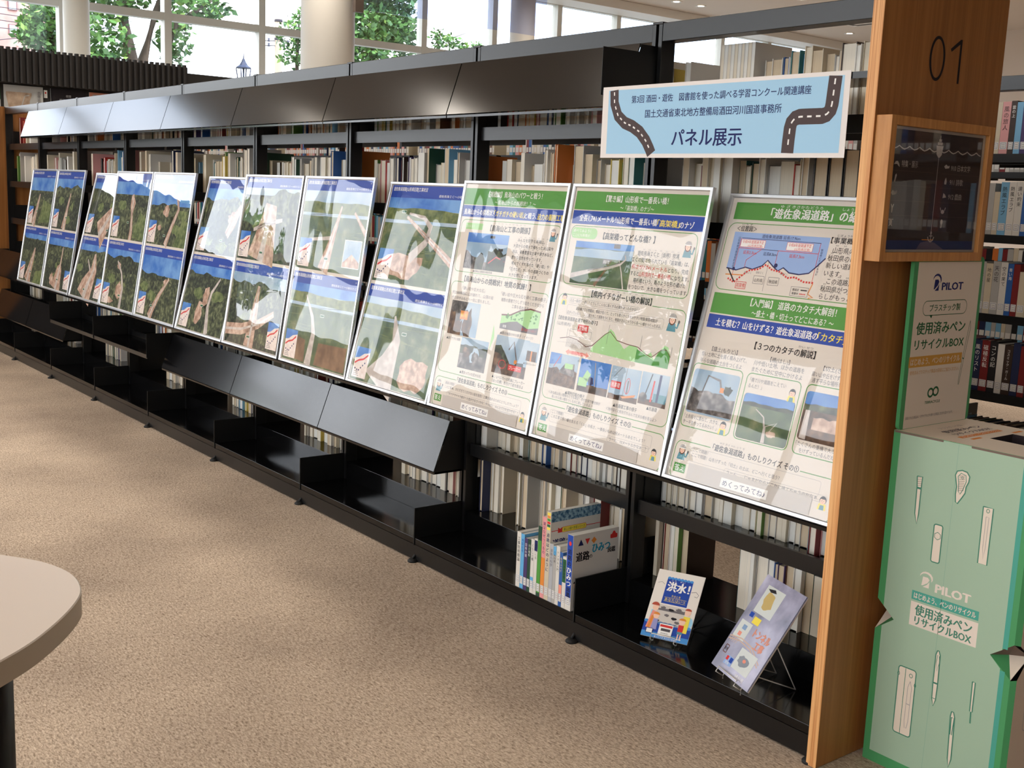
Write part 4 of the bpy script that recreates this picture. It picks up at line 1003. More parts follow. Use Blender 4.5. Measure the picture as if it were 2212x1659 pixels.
def framed_poster(k):
    xl, w, yt = POST[k]
    zl = math.sqrt(PLEN ** 2 - yt ** 2)
    V = Vector((0, yt / PLEN, zl / PLEN)); U = Vector((1, 0, 0)); Nn = U.cross(V)
    O = Vector((xl, .0015, .6002))
    P = thing('framed_poster', (xl + w / 2, .01, .5985), PLAB[k], 'poster', 'framed road posters along the bookshelf')
    wc, hc = w * 100, PLEN * 100
    to = lambda x, y, d: O + U * (x * .01) + V * (y * .01) + Nn * d
    # frame: mitred aluminium profile, 14 mm deep
    f = MB(); fw = 1.15
    prof = [(0, -.014), (0, -.001), (.15, 0), (fw - .25, -.0005), (fw, -.003), (fw, -.014)]
    vs = []
    for cx, cy, sx, sy in ((0, 0, 1, 1), (wc, 0, -1, 1), (wc, hc, -1, -1), (0, hc, 1, -1)):
        for t, d in prof: vs.append(to(cx + sx * t, cy + sy * t, d))
    n = len(prof); fs = []
    for c in range(4):
        for i in range(n):
            j = (i + 1) % n; c2 = (c + 1) % 4
            fs.append((c * n + i, c2 * n + i, c2 * n + j, c * n + j))
    f.add(vs, fs, ALU); f.build('frame', P)
    bk = MB(); bk.add([to(.2, .2, -.013), to(wc - .2, .2, -.013), to(wc - .2, hc - .2, -.013), to(.2, hc - .2, -.013)], [(3, 2, 1, 0)], mat('backing_board', (150, 140, 128), .8)); bk.build('backing', P)
    pr = MB(); A = Art(pr, to(0, 0, -.0075), U, V)
    A.rect(.9, .9, wc - .9, hc - .9, PAPER, 0)
    if k <= 9:
        a, c = SPEC[k]
        aerial(A, 1.6, 41.4, wc - 3.2, 38.6, a, k * 11)
        aerial(A, 1.6, 1.4, wc - 3.2, 38.6, c, k * 11 + 5)
    else:
        (poster10 if k == 10 else poster11 if k == 11 else poster12)(A, wc)
    po = pr.build('print', P)
    if k >= 10:
        fl = MB(); B = Art(fl, to(0, 0, -.0058), U, V)
        fr = {10: 50.9, 11: 48.2, 12: 49.3}[k]
        B.rect(8.3, 1.4, fr, 5.2 if k != 12 else 5.8, GREYF, 0)
        x = {10: 19.7, 11: 18.3, 12: 20.4}[k]
        B.rect(x, 1.9, x + 15.6, 4.4, INKW, 2); B.text('めくってみてね♪', x + 7.8, 3.15, INKN, w=14.2, h=1.7, al='C', l=4)
        fl.build('answer_flap', P, label='grey lift-up paper strip over the quiz answer')
    # clear cover film, buckled
    fm = MB(); nx, ny = 30, 42; amp = FILMAMP[k] * .001; rs = Vector((k * 3.7, k * 1.9, 0)); vs = []
    for j in range(ny + 1):
        for i in range(nx + 1):
            u, v = i / nx, j / ny
            ed = min(1, 9 * min(u, 1 - u)) * min(1, 9 * min(v, 1 - v))
            top = .35 + 1.3 * v ** 2
            q = noise.noise(Vector((u * 2.6, v * 2.3, 0)) + rs) + .45 * noise.noise(Vector((u * 6.5, v * 3.6, 3)) + rs * 2) * top
            vs.append(to(.95 + (wc - 1.9) * u, .95 + (hc - 1.9) * v, -.0036 + amp * q * (.25 + .75 * ed)))
    fs = [(j * (nx + 1) + i, j * (nx + 1) + i + 1, (j + 1) * (nx + 1) + i + 1, (j + 1) * (nx + 1) + i) for j in range(ny) for i in range(nx)]
    fm.add(vs, fs, FILM, True); fm.build('cover_film', P)


for k in range(1, 13): framed_poster(k)

# ------------------------------------------------------------------ banner on the nearest bay
bn = thing('paper_banner', (-.47, -.003, 1.57), 'light blue paper banner with drawn roads, hung below the top shelf books', 'banner')
a = MB(); a.box(-.887, -.055, -.0032, -.0022, 1.4715, 1.6675, mat('banner_paper', (232, 226, 222), .7))
A = Art(a, (-.887, -.0033, 1.4715), (1, 0, 0), (0, 0, 1))
A.rect(2.4, 1.1, 81.6, 18.6, BANBLUE, 1)
A.line([(4.6, 18.6), (4.9, 15.0), (6.6, 11.6), (9.4, 9.6), (12.5, 8.6), (15.6, 7.0), (18.2, 4.6), (19.8, 2.4), (20.6, 1.1)], 3.4, ROAD, 2)
A.dashes([(4.6, 18.6), (4.9, 15.0), (6.6, 11.6), (9.4, 9.6), (12.5, 8.6), (15.6, 7.0), (18.2, 4.6), (19.8, 2.4), (20.6, 1.1)], .42, .95, 1.05, INKW, 3)
rd = [(79.1, 18.6), (78.7, 12.6)] + [(76.2 + 2.45 * math.cos(math.radians(t)), 12.1 + 2.5 * math.sin(math.radians(t))) for t in (0, -30, -60, -90)] + [(75.5, 9.6), (70.2, 9.6)] + \
     [(69.6 + 2.5 * math.cos(math.radians(t)), 7.1 + 2.5 * math.sin(math.radians(t))) for t in (90, 120, 150, 180)] + [(66.9, 4), (66.8, 1.1)]
A.line(rd, 3.7, ROAD, 2); A.dashes(rd, .42, 1.3, 1.25, INKW, 3)
A.text('第3回 酒田・遊佐　図書館を使った調べる学習コンクール関連講座', 11.8, 15.8, INKN, w=60.7, h=2.0, l=4, bold=.008)
A.text('国土交通省東北地方整備局酒田河川国道事務所', 17.4, 11.8, INKN, w=46.7, h=2.1, l=4, bold=.008)
A.text('パネル展示', 28.0, 5.25, INKN, w=24.2, h=4.4, l=4, bold=.02)
a.build('printed_sheet', bn)
a = MB()
for x in (-.84, -.5, -.12): a.box(x - .02, x + .02, -.0022, -.0004, 1.640, 1.664, mat('tape', (214, 208, 190), .4))
a.build('tape_strip', bn)

# ------------------------------------------------------------------ framed guide sign on the wooden end panel
sg = thing('framed_guide_sign', (.05, .2, 1.4), 'dark framed shelf guide sign with a ship drawing, on the wooden end panel', 'sign')
gx, gy, gz = .0655, .005, 1.263
a = MB(); t = .021
a.bbox(.0315, .072, gy - t, gy - .0, gz - t, gz + .281 + t, OAKF, .001); a.bbox(.0315, .072, gy + .387, gy + .387 + t, gz - t, gz + .281 + t, OAKF, .001)
a.bbox(.0315, .072, gy, gy + .387, gz - t, gz, OAKF, .001); a.bbox(.0315, .072, gy, gy + .387, gz + .281, gz + .281 + t, OAKF, .001)
a.build('frame', sg)
SB = mat('sign_brown_black', (48, 34, 28), .6); SL = mat('sign_grey_print', (186, 176, 166), .6); SLN = mat('sign_rule', (84, 68, 58), .6); SBL = mat('sign_deep_blue', (22, 44, 92), .6); SLIV = mat('sign_mat_edge', (176, 168, 156), .6)
a = MB(); a.box(.0316, gx - .004, gy + .0005, gy + .3865, gz + .0005, gz + .2805, SLIV)
A = Art(a, (gx - .0039, gy, gz), (0, 1, 0), (0, 0, 1))
A.rect(.6, .6, 37.6, 27.4, SB, 1); A.rect(.6, .6, 37.6, 2.7, SBL, 2)
wv = []
for i in range(37): wv.append((1.1 + i, 23.35 + (.45 if i % 4 == 2 else (.0 if i % 4 in (1, 3) else -.25))))
A.line(wv, .26, SL, 3)
A.poly([(17.8, 24.6), (20.6, 24.6), (20.3, 22.6), (19.5, 21.9), (18.9, 21.9), (18.1, 22.6)], SL, 4); A.rect(18.2, 24.75, 20.2, 25.4, SL, 4); A.rect(18.7, 25.5, 19.8, 26.1, SL, 4); A.rect(19.1, 26.1, 19.35, 26.9, SL, 4)
A.line([(19.2, 21.9), (19.1, 4.2)], .16, SL, 3); A.ering(19.1, 4.5, .35, .35, .14, SL, 4, 14); A.line([(19.1, 4.2), (19.1, 2.6)], .2, SL, 4); A.line([(17.8, 3.6), (18.2, 2.8), (19.1, 2.4), (20.0, 2.8), (20.4, 3.6)], .28, SL, 4); A.line([(18.4, 3.8), (19.8, 3.8)], .16, SL, 4)
A.line([(15.5, 2.9), (20.2, 2.9)], .18, INKO, 3.5); A.poly([(13.5, .6), (15, 2.2), (18, 2.7), (21, 2.2), (25, .6)], mat('sign_seabed', (96, 88, 110), .6), 3)
for y in (18.3, 15.0, 11.6, 8.3): A.line([(1.3, y), (17.6, y)], .07, SLN, 3); A.line([(21.0, y), (37.2, y)], .07, SLN, 3)
A.text('特集・展示', 4.6, 19.9, SL, w=6.4, h=1.5, l=4)
A.text('910 日本文学', 24.8, 19.8, SL, w=8.3, h=1.45, l=4); A.text('911 詩歌', 24.8, 16.5, SL, w=5.7, h=1.45, l=4); A.text('912 戯曲', 24.8, 13.1, SL, w=5.7, h=1.45, l=4)
# sea creature pictograms
A.poly([(1.6, 19.6), (2.2, 20.3), (3.0, 20.4), (3.6, 19.8), (3.9, 19.1), (3.4, 19.3), (2.8, 19.7)], SL, 4)
A.poly([(2.2, 15.8), (2.6, 15.7), (3.1, 17.2), (2.9, 17.6), (2.5, 17.3)], SL, 4)
A.poly([(1.5, 13.3), (2.0, 13.9), (2.9, 13.6), (3.7, 13.2), (3.8, 13.9), (3.4, 13.0), (2.0, 12.8)], SL, 4)
A.poly([(2.3, 8.9), (2.6, 8.9), (2.7, 10), (3.1, 10.7), (2.8, 10.9), (2.5, 10.3), (2.1, 10.9), (1.9, 10.7), (2.2, 10)], SL, 4)
A.ell(2.4, 6.8, .55, .75, SL, 4, 12); A.line([(1.5, 7.4), (3.3, 7.4)], .25, SL, 4); A.line([(1.8, 5.9), (2.2, 6.4)], .25, SL, 4); A.line([(3.0, 5.9), (2.6, 6.4)], .25, SL, 4)
A.poly([(21.8, 20), (22.6, 20.5), (23.4, 20.1), (24.1, 20.3), (24.0, 19.7), (23.2, 19.6), (22.4, 19.5)], SL, 4)
A.poly([(22.6, 15.9), (23.4, 15.9), (23.5, 16.6), (23.1, 17.5), (22.8, 17.2), (22.5, 16.4)], SL, 4)
A.poly([(22.4, 12.7), (23.9, 12.9), (23.4, 13.5), (22.6, 13.9), (22.5, 13.3)], SL, 4)
A.ell(23.0, 9.5, .75, .5, SL, 4, 12); A.line([(22.2, 9.8), (21.9, 10.5)], .25, SL, 4); A.line([(23.8, 9.8), (24.1, 10.5)], .25, SL, 4)
A.ell(23.0, 7.1, .5, .65, SL, 4, 12); A.line([(22.9, 6.5), (22.7, 5.7)], .2, SL, 4); A.line([(23.2, 6.5), (23.1, 5.7)], .2, SL, 4)
a.build('sign_print', sg)
a = MB(); a.box(gx - .0012, gx, gy + .0005, gy + .3865, gz + .0005, gz + .2805, SIGNGL); a.build('glass', sg)

# ------------------------------------------------------------------ books
PG = [noise_mat('page_edges_%s' % n, [(0.35, c), (0.65, tuple(min(255, v + 14) for v in c))], 6, (260, 3, .6), 2, rough=.8, spec=.2)
      for n, c in (('cream', (212, 202, 182)), ('white', (216, 214, 206)), ('tan', (196, 178, 150)), ('ivory', (222, 214, 198)))]
CV = {n: mat('cover_' + n.replace(' ', '_'), c, .45, spec=.4) for n, c in
      (('white', (218, 214, 206)), ('cream', (206, 194, 170)), ('light grey', (176, 174, 170)), ('black', (30, 28, 30)), ('navy', (34, 42, 76)), ('dark red', (122, 34, 34)),
       ('red', (186, 48, 42)), ('orange', (206, 116, 52)), ('brown', (112, 74, 50)), ('dark green', (36, 72, 54)), ('green', (92, 136, 62)), ('teal', (40, 112, 118)),
       ('light blue', (120, 176, 212)), ('blue', (44, 92, 160)), ('purple', (72, 56, 104)), ('pink', (218, 158, 156)), ('yellow', (214, 190, 92)), ('dark brown', (58, 42, 34)))}
LABELP = mat('call_number_sticker', (224, 222, 218), .5); LABELB = mat('sticker_rule', (96, 104, 140), .6)
NAMEC = {}
BOOKCOUNT = [0]


def book_mesh(x0, th, yf, dep, z, h, spine, cov, page, hard, parent, cb=None, pb=None):
    """cover (two boards and a spine) and page block; spine=+1 away from us, -1 towards us"""
    c = cb or MB(); p = pb or MB()
    t = .0022 if hard else .0009; ov = .003 if hard else 0
    yb = yf + dep
    c.box(x0, x0 + t, yf, yb, z, z + h, cov); c.box(x0 + th - t, x0 + th, yf, yb, z, z + h, cov)
    if spine > 0:
        c.box(x0 + t, x0 + th - t, yb - t, yb, z, z + h, cov); p.box(x0 + t, x0 + th - t, yf + ov + .0004, yb - t, z + ov + .0002, z + h - ov - .0004, page)
    else:
        c.box(x0 + t, x0 + th - t, yf, yf + t, z, z + h, cov); p.box(x0 + t, x0 + th - t, yf + t, yb - ov - .0004, z + ov + .0002, z + h - ov - .0004, page)
    return c, p


def book(x0, th, yf, dep, z, h, spine, cname, page, label, group, hard=True, title=None, sticker=False, tcol=None, art=None, loc_extra=None):
    BOOKCOUNT[0] += 1
    o = thing('book', (x0 + th / 2, yf + dep / 2, z), label, 'book', group)
    c, p = book_mesh(x0, th, yf, dep, z, h, spine, CV[cname], page, hard, o)
    if title:
        A = Art(c, (x0, yf - .0002, z), (1, 0, 0), (0, 0, 1))
        hh = min(th * 100 * .62, (h * 100 - 6.5) / max(len(title), 1) * .9)
        A.vtext(title, th * 50, h * 100 - 1.6, tcol or INK, hh, l=1, pitch=min(hh * 1.12, (h * 100 - 6.8) / len(title)))
    if art: art(c, x0, th, yf, dep, z, h)
    c.build('cover', o); p.build('page_block', o)
    if sticker:
        s = MB(); A = Art(s, (x0, yf - .0003, z), (1, 0, 0), (0, 0, 1)); w = th * 100
        A.rect(w * .08, 1.6, w * .92, 4.2, LABELP, 1); A.rline(w * .16, 1.9, w * .84, 3.9, .05, max(.05, w * .04), LABELB, 2)
        A.line([(w * .3, 3.2), (w * .7, 3.2)], .12, INKG, 3); A.line([(w * .3, 2.5), (w * .7, 2.5)], .12, INKG, 3)
        s.build('call_number_label', o)
    return o


PALE = ['white', 'cream', 'white', 'cream', 'light grey', 'white', 'ivory_']
FAR = MB()          # everything smaller than the three hundred nearest books


def row(x0, x1, z, hmax, seed, place, group, far=False, dark=.3, tmin=.013, tmax=.032, yback=.452, gaps=(), tall=.12, hlo=.178, fixed=None):
    """books of the rear side: spines face away, so we see page edges; returns the count"""
    r = random.Random(seed); x = x0; items = []
    while True:
        th = r.uniform(tmin, tmax) if r.random() < .8 else r.uniform(tmax, tmax * 1.5)
        if x + th > x1: break
        if any(a < x + th and x < c for a, c in gaps):
            x += th; continue
        k = r.random()
        h = r.uniform(hlo, hlo + .018); d = r.uniform(.126, .138)
        if k < tall: h = min(r.uniform(.21, .25), hmax); d = min(r.uniform(.15, .195), .205)
        elif k < .4: h = min(r.uniform(.195, .212), hmax); d = r.uniform(.142, .152)
        cn = r.choice(['black', 'navy', 'dark red', 'brown', 'dark green', 'teal', 'blue', 'purple', 'orange', 'red', 'pink', 'green', 'light blue', 'yellow', 'dark brown']) if r.random() < dark else r.choice(['white', 'cream', 'white', 'cream', 'light grey'])
        items.append((x, th, d, h, cn, r.choice(PG), r.random() < .6)); x += th + r.uniform(.0004, .0012)
    if fixed: items = [q for q in items if not (fixed[0] < q[0] + q[1] and q[0] < fixed[1])] + fixed[2]
    items.sort()
    for i, (x, th, d, h, cn, pg, hard) in enumerate(items):
        yf = max(yback - d, .243)
        if far:
            book_mesh(x, th, yf, yback - yf, z, h, 1, CV[cn], pg, hard, None, FAR, FAR); continue
        big = 'tall ' if h > .2 else ''
        wd = 'thick' if th > .03 else ('thin' if th < .018 else 'medium')
        book(x, th, yf, yback - yf, z, h, 1, cn, pg, '%s%s book, %s from left, %s' % (big or wd + ' ', cn, ordinal(i), place), group, hard)
    return len(items)


def gapx(i): return XS[8 - i] + .026, XS[9 - i] - .026     # inside of bay i (0 = next to the wooden panel)


# top shelf above the banner
a0, a1 = gapx(0)
tall = [(a0 + .155 + i * .0125, .0118, .16, .232, 'white' if i < 4 else ('cream', 'white', 'light grey', 'white')[i % 4], PG[i % 2], False) for i in range(10)]


def picture_art(mb, x0, th, yf, dep, z, h):
    A = Art(mb, (x0 + th + .0002, yf, z), (0, 1, 0), (0, 0, 1)); w = dep * 100; hh = h * 100
    A.rect(.2, .2, w - .2, hh - .2, mat('cover_beige', (214, 196, 168), .6), 0)
    for i, m in enumerate((INKR, INK, INKGR, INKDG, INKN, INKR)): A.poly([(2 + i * 2.3, hh - 3.6), (3.4 + i * 2.3, hh - 3.9), (3.9 + i * 2.3, hh - 1.6), (2.3 + i * 2.3, hh - 1.9)], m, 1)
    A.ell(8.5, hh - 7.2, 2.2, .7, INKG, 1, 12); A.ell(8.5, hh - 6.7, 1.0, .6, INKO, 2, 10)
    A.poly([(6, 8), (8.4, 13), (10.4, 12), (9.4, 8)], INKR, 1); A.line([(13.4, 12), (13.6, 15.6), (14.6, 16.4)], .5, INKO, 1)
    A.text('もの', 2.0, 10.4, INK, h=2.2, l=1)


row(a0, a1, ROWS[0], .245, 3, 'top shelf above the blue banner', 'books on the top shelf above the banner', dark=.34, tall=.07, tmin=.014, tmax=.03, gaps=((a0 + .035, a0 + .10),),
    fixed=(a0 + .15, a0 + .285, tall))
# upper visible row, bays next to the panel outwards
enc = [(a1 - .335 + i * .0475, .044, .16, .225, 'black', PG[2], True) for i in range(7)]
row(*gapx(0), ROWS[1], .24, 12, 'row just below the blue banner', 'books in the row below the banner', dark=.22, tall=.2, fixed=(a1 - .338, a1, enc))
row(*gapx(1), ROWS[1], .25, 13, 'row above the two quiz posters', 'books in the row above the posters', dark=.14, tall=.16)
row(*gapx(2), ROWS[1], .25, 14, 'upper row, third bay from the wooden panel', 'books in the row above the posters', dark=.3, tall=.14)
row(*gapx(3), ROWS[1], .25, 15, 'upper row, fourth bay from the wooden panel', 'books in the row above the posters', dark=.26, tall=.14, tmin=.015)
# row seen under the quiz posters
row(*gapx(0), ROWS[4], .2, 21, 'row under the introduction poster', 'books in the row under the posters', dark=.2, tmin=.014)
row(*gapx(1), ROWS[4], .2, 22, 'row under the viaduct poster', 'books in the row under the posters', dark=.26, tmin=.015)
# bottom row on the raised shelf
row(*gapx(0), BASEZ + .0005, .19, 31, 'bottom shelf behind the flood booklet', 'books on the raised bottom shelf', dark=.34, gaps=((-.72, -.545),), hlo=.17, tall=0)
row(*gapx(1), BASEZ + .0005, .2, 32, 'bottom shelf behind the road books', 'books on the raised bottom shelf', dark=.22, gaps=((-1.665, -1.575),), hlo=.17, tall=.15, tmin=.016)
row(*gapx(2), BASEZ + .0005, .19, 33, 'bottom shelf, third bay from the wooden panel', 'books on the raised bottom shelf', dark=.22, gaps=((-2.7, -2.40),), hlo=.17, tall=0, tmin=.015)
# the many smaller ones
for i in range(4, 9): row(*gapx(i), ROWS[1], .25, 50 + i, '', '', True, dark=.3, tall=.2, gaps=(((XS[8 - i] + .3, XS[8 - i] + .42),) if i % 2 else ()))
for i in range(1, 9): row(*gapx(i), ROWS[0], .24, 70 + i, '', '', True, dark=.5, tall=.2)
for i in range(2, 9): row(*gapx(i), ROWS[4], .19, 90 + i, '', '', True, dark=.3, gaps=((XS[8 - i], XS[8 - i] + .1 * (i % 3)),))
for i in range(3, 9): row(*gapx(i), BASEZ + .0005, .19, 110 + i, '', '', True, dark=.25, hlo=.17, tall=0, gaps=((XS[8 - i], XS[8 - i] + .35),) if i < 6 else ((XS[8 - i], XS[8 - i] + .2), (XS[8 - i] + .5, XS[8 - i] + .62)))
for xa, xb in ((-.72, -.50), (-2.5, -2.3), (-4.3, -4.0), (-6.05, -5.85)):
    row(xa, xb, ROWS[2], .2, int(-xa * 90), '', '', True, dark=.6); row(xa, xb, ROWS[3], .2, int(-xa * 70), '', '', True, dark=.4)

# ---- the second bookshelf: spines with call number stickers face us
TITLES = {0: ['', '', '風の旅人', '雲の上', '', '海の声', '', '', '窓辺', ''], 1: ['', '', '熱風エラブ', '熱風エラブ', '遠い約束', '', '', ''], 2: ['まほろし', '地の星', '天の花', '空の果て', '青い海', '', '', ''],
          3: ['ブリュネス', '', '風のリスト', '磁極反転', 'コンの記', '', 'コスミック・ガール', '']}
COLS2 = {0: ['light grey', 'cream', 'pink', 'dark brown', 'light blue', 'purple', 'pink', 'navy', 'cream', 'white', 'light grey', 'teal', 'black'],
         1: ['light grey', 'cream', 'light blue', 'white', 'white', 'blue', 'navy', 'cream', 'dark red', 'white', 'light grey', 'black'],
         2: ['light grey', 'cream', 'light grey', 'white', 'blue', 'dark red', 'cream', 'cream', 'cream', 'navy', 'white', 'teal'],
         3: ['pink', 'blue', 'navy', 'dark red', 'black', 'white', 'dark brown', 'navy', 'dark red', 'black', 'white', 'cream'],
         4: ['dark brown', 'brown', 'dark green', 'navy', 'black', 'brown', 'dark brown', 'cream', 'dark red', 'navy']}
NM2 = ['top', 'second', 'third', 'fourth', 'fifth']
Y2 = 1.69 + .012
for ri, z in enumerate(ROWS):
    r = random.Random(200 + ri); x = (-.69, -.655, -.665, -.70, -.66)[ri]
    n = 0
    while x < -.44 and n < 10:
        th = r.uniform(.021, .033); h = r.uniform(.180, .192) - (.03 if (ri, n) in ((2, 6), (2, 7), (1, 1)) else 0)
        cn = COLS2[ri][n % len(COLS2[ri])]
        tt = TITLES.get(ri, [])
        t = tt[n] if n < len(tt) else ''
        book(x, th, Y2, .132, z, h, -1, cn, PG[n % 4], '%s novel, %s right of the wooden panel, %s shelf of the second bookshelf' % (cn, ordinal(n), NM2[ri]),
             'labelled novels on the second bookshelf', True, title=t or None, sticker=True, tcol=INKW if cn in ('black', 'navy', 'blue', 'dark red', 'dark brown', 'purple') else INK)
        x += th + .0008; n += 1
    # the rest of this shelf, left and right of the visible strip
    for xa, xb in ((-8.05, (-.69, -.655, -.665, -.70, -.66)[ri] - .002), (x + .001, 3.55)):
        q = xa
        while q < xb - .02:
            if any(abs(q - e_) < .04 for e_ in [-PIT * i_ for i_ in range(-4, 10)]): q += .02; continue
            th = r.uniform(.018, .034)
            if q + th > xb: break
            if r.random() < .06: q += th; continue
            cn = r.choice(['white', 'cream', 'light grey', 'white', 'cream', 'navy', 'black', 'dark red', 'blue', 'light blue', 'pink', 'orange', 'teal', 'brown'])
            h = r.uniform(.176, .192)
            if not any(q < e_ + .03 and q + th > e_ - .03 for e_ in [-PIT * i_ for i_ in range(-4, 10)]):
                book_mesh(q, th, Y2, .132, z, h, -1, CV[cn], PG[0], True, None, FAR, FAR)
                FAR.box(q + th * .12, q + th * .88, Y2 - .0006, Y2, z + .016, z + .042, LABELP)
            q += th + .001
# rear side of the second and the front of the third bookshelf, glimpsed through the gaps
for i in range(0, 9):
    for zi in (0, 1, 2, 3):
        r = random.Random(300 + i * 7 + zi); q = XS[8 - i] + .05
        while q < XS[9 - i] - .06:
            th = r.uniform(.02, .034); cn = r.choice(['white', 'cream', 'light grey', 'brown', 'navy', 'dark red', 'orange', 'light blue', 'black'])
            if r.random() < .93:
                book_mesh(q, th, 3.38 + .012, .132, ROWS[zi], r.uniform(.178, .192), -1, CV[cn], PG[1], True, None, FAR, FAR)
                FAR.box(q + th * .1, q + th * .9, 3.38 + .0114, 3.38 + .012, ROWS[zi] + .014, ROWS[zi] + .042, LABELP)
            q += th + .001
FAR.build('distant_books', label='all the smaller, more distant books on the three black bookshelves', cat='books', kind='stuff')

# ---- road books standing on the front base shelf, spines to us
CV['silver'] = mat('cover_silver', (176, 178, 182), .35, spec=.6); CV['rainbow pink'] = mat('cover_rainbow_pink', (226, 150, 150), .5); CV['sky'] = mat('cover_sky', (96, 172, 220), .5)


def cover_roads(mb, x0, th, yf, dep, z, h):
    A = Art(mb, (x0 + th + .0002, yf, z), (0, 1, 0), (0, 0, 1)); w = dep * 100; H = h * 100
    A.rect(.0, .0, w, H, mat('cover_off_white', (222, 218, 212), .5), 0)
    A.rect(0, H - 3.4, w, H, noise_mat('cover_road_pattern', [(.4, (42, 92, 132)), (.6, (150, 186, 204))], 90, rough=.5), 1)
    A.line([(.3, H - 6.3), (w, H - 6.3)], .22, INKR, 1); A.rrect(4.6, H - 7.2, 15, H - 5.4, .6, INKY, 2); A.rline(4.6, H - 7.2, 15, H - 5.4, .6, .1, INKR, 3)
    A.poly([(3.0, H - 7.1), (4.8, H - 7.1), (4.8, H - 5.4), (3.9, H - 5.9), (3.0, H - 5.4)], INKR, 3)
    A.text('楽しい調べ学習シリーズ', 5.4, H - 6.3, INKDG, w=9, h=.95, l=4)
    A.text('道路', 1.0, H - 10.4, INKN, w=5.4, h=2.7, l=2, bold=.03); A.text('はどのように', 6.8, H - 10.4, INKN, w=11.4, h=1.9, l=2, bold=.03); A.text('つくられるの', 3, H - 14, INKN, w=13, h=2.2, l=2, bold=.03)
    B = Art(mb, (x0, yf - .0002, z), (1, 0, 0), (0, 0, 1))
    for i, m in enumerate((INKY, INKO, INKGR, INKR, INKDG, INKY)): B.rect(.25, H - 1.2 - i * .95, th * 100 - .25, H - .4 - i * .95, m, 1)
    B.vtext('道路はどのように', th * 50, H - 7.0, INKN, 1.35, 2, 1.6, .03)


def cover_secret(mb, x0, th, yf, dep, z, h):
    A = Art(mb, (x0 + th + .0002, yf, z), (0, 1, 0), (0, 0, 1)); w = dep * 100; H = h * 100
    A.rect(0, 0, w, H, mat('cover_off_white', (222, 218, 212), .5), 0)
    A.rect(1.2, 1.0, w - .8, 8.6, mat('photo_street', (92, 92, 84), .6), 1); hills(A, 1.2, 5, w - .8, 7.4, .8, PFOR, 2, 9)
    for q in (8.2, 11.6, 14.8): A.ell(q, 4.2, 1.3, 2.0, INKO, 4, 16); A.ell(q, 4.2, .6, .9, INKY, 5, 12)
    A.rect(8.6, 4.6, 15, 7.0, INKY, 3); A.poly([(9.6, 7), (12, 7), (11.6, 8.2), (10, 8.2)], INKY, 3); A.poly([(1.2, 1.0), (6, 1.0), (4, 6), (2.6, 6)], INKG, 2)
    A.poly([(2.0, H - 3.6), (4.2, H - 3.6), (3.1, H - 1.6)], INKN, 1); A.poly([(4.8, H - 1.7), (6.8, H - 1.7), (5.8, H - 3.6)], INKR, 1); A.poly([(7.4, H - 2.6), (8.5, H - 1.5), (9.6, H - 2.6), (8.5, H - 3.7)], INKO, 1)
    A.text('道路', 1.4, H - 7.2, INK, w=5.4, h=2.9, l=3, bold=.04); A.text('の', 6.9, H - 7.6, INK, h=1.3, l=3, bold=.03)
    A.text('ひみつ', 8.0, H - 5.2, mat('ink_bright_teal', (28, 150, 186), .6), w=7.4, h=3.0, l=3, bold=.045); A.text('図鑑', 14.6, H - 6.8, INK, w=3.2, h=1.7, l=3, bold=.03)
    A.rrect(15.4, H - 3.2, 18.4, H - 1.8, .4, INKR, 2); A.poly([(16, H - 1.8), (17.8, H - 1.8), (17.2, H - .9), (16.6, H - .9)], INKR, 2)
    A.ell(2.0, 8.2, 1.2, 1.2, SKIN, 5, 14); A.ell(2.0, 8.8, 1.3, .9, INK, 6, 12, 0, 180)
    B = Art(mb, (x0, yf - .0002, z), (1, 0, 0), (0, 0, 1)); t = th * 100
    B.rect(.1, 3.0, t - .1, H - .1, INKB, 1); B.vtext('道路の', t / 2, H - 4.6, INK, 1.7, 2, 1.9, .04); B.vtext('ひみつ', t / 2, H - 10.4, INKW, 2.1, 2, 2.1, .05); B.vtext('図鑑', t / 2, H - 16.8, INK, 1.6, 2, 1.7, .04)
    B.ell(t / 2, H - 2.8, .6, .7, INKR, 2, 12)


def strip(m, a_, b_):
    def f(mb, x0, th, yf, dep, z, h):
        B = Art(mb, (x0, yf - .0002, z), (1, 0, 0), (0, 0, 1)); B.rect(.05, h * 100 * a_, th * 100 - .05, h * 100 * b_, m, .6)
    return f


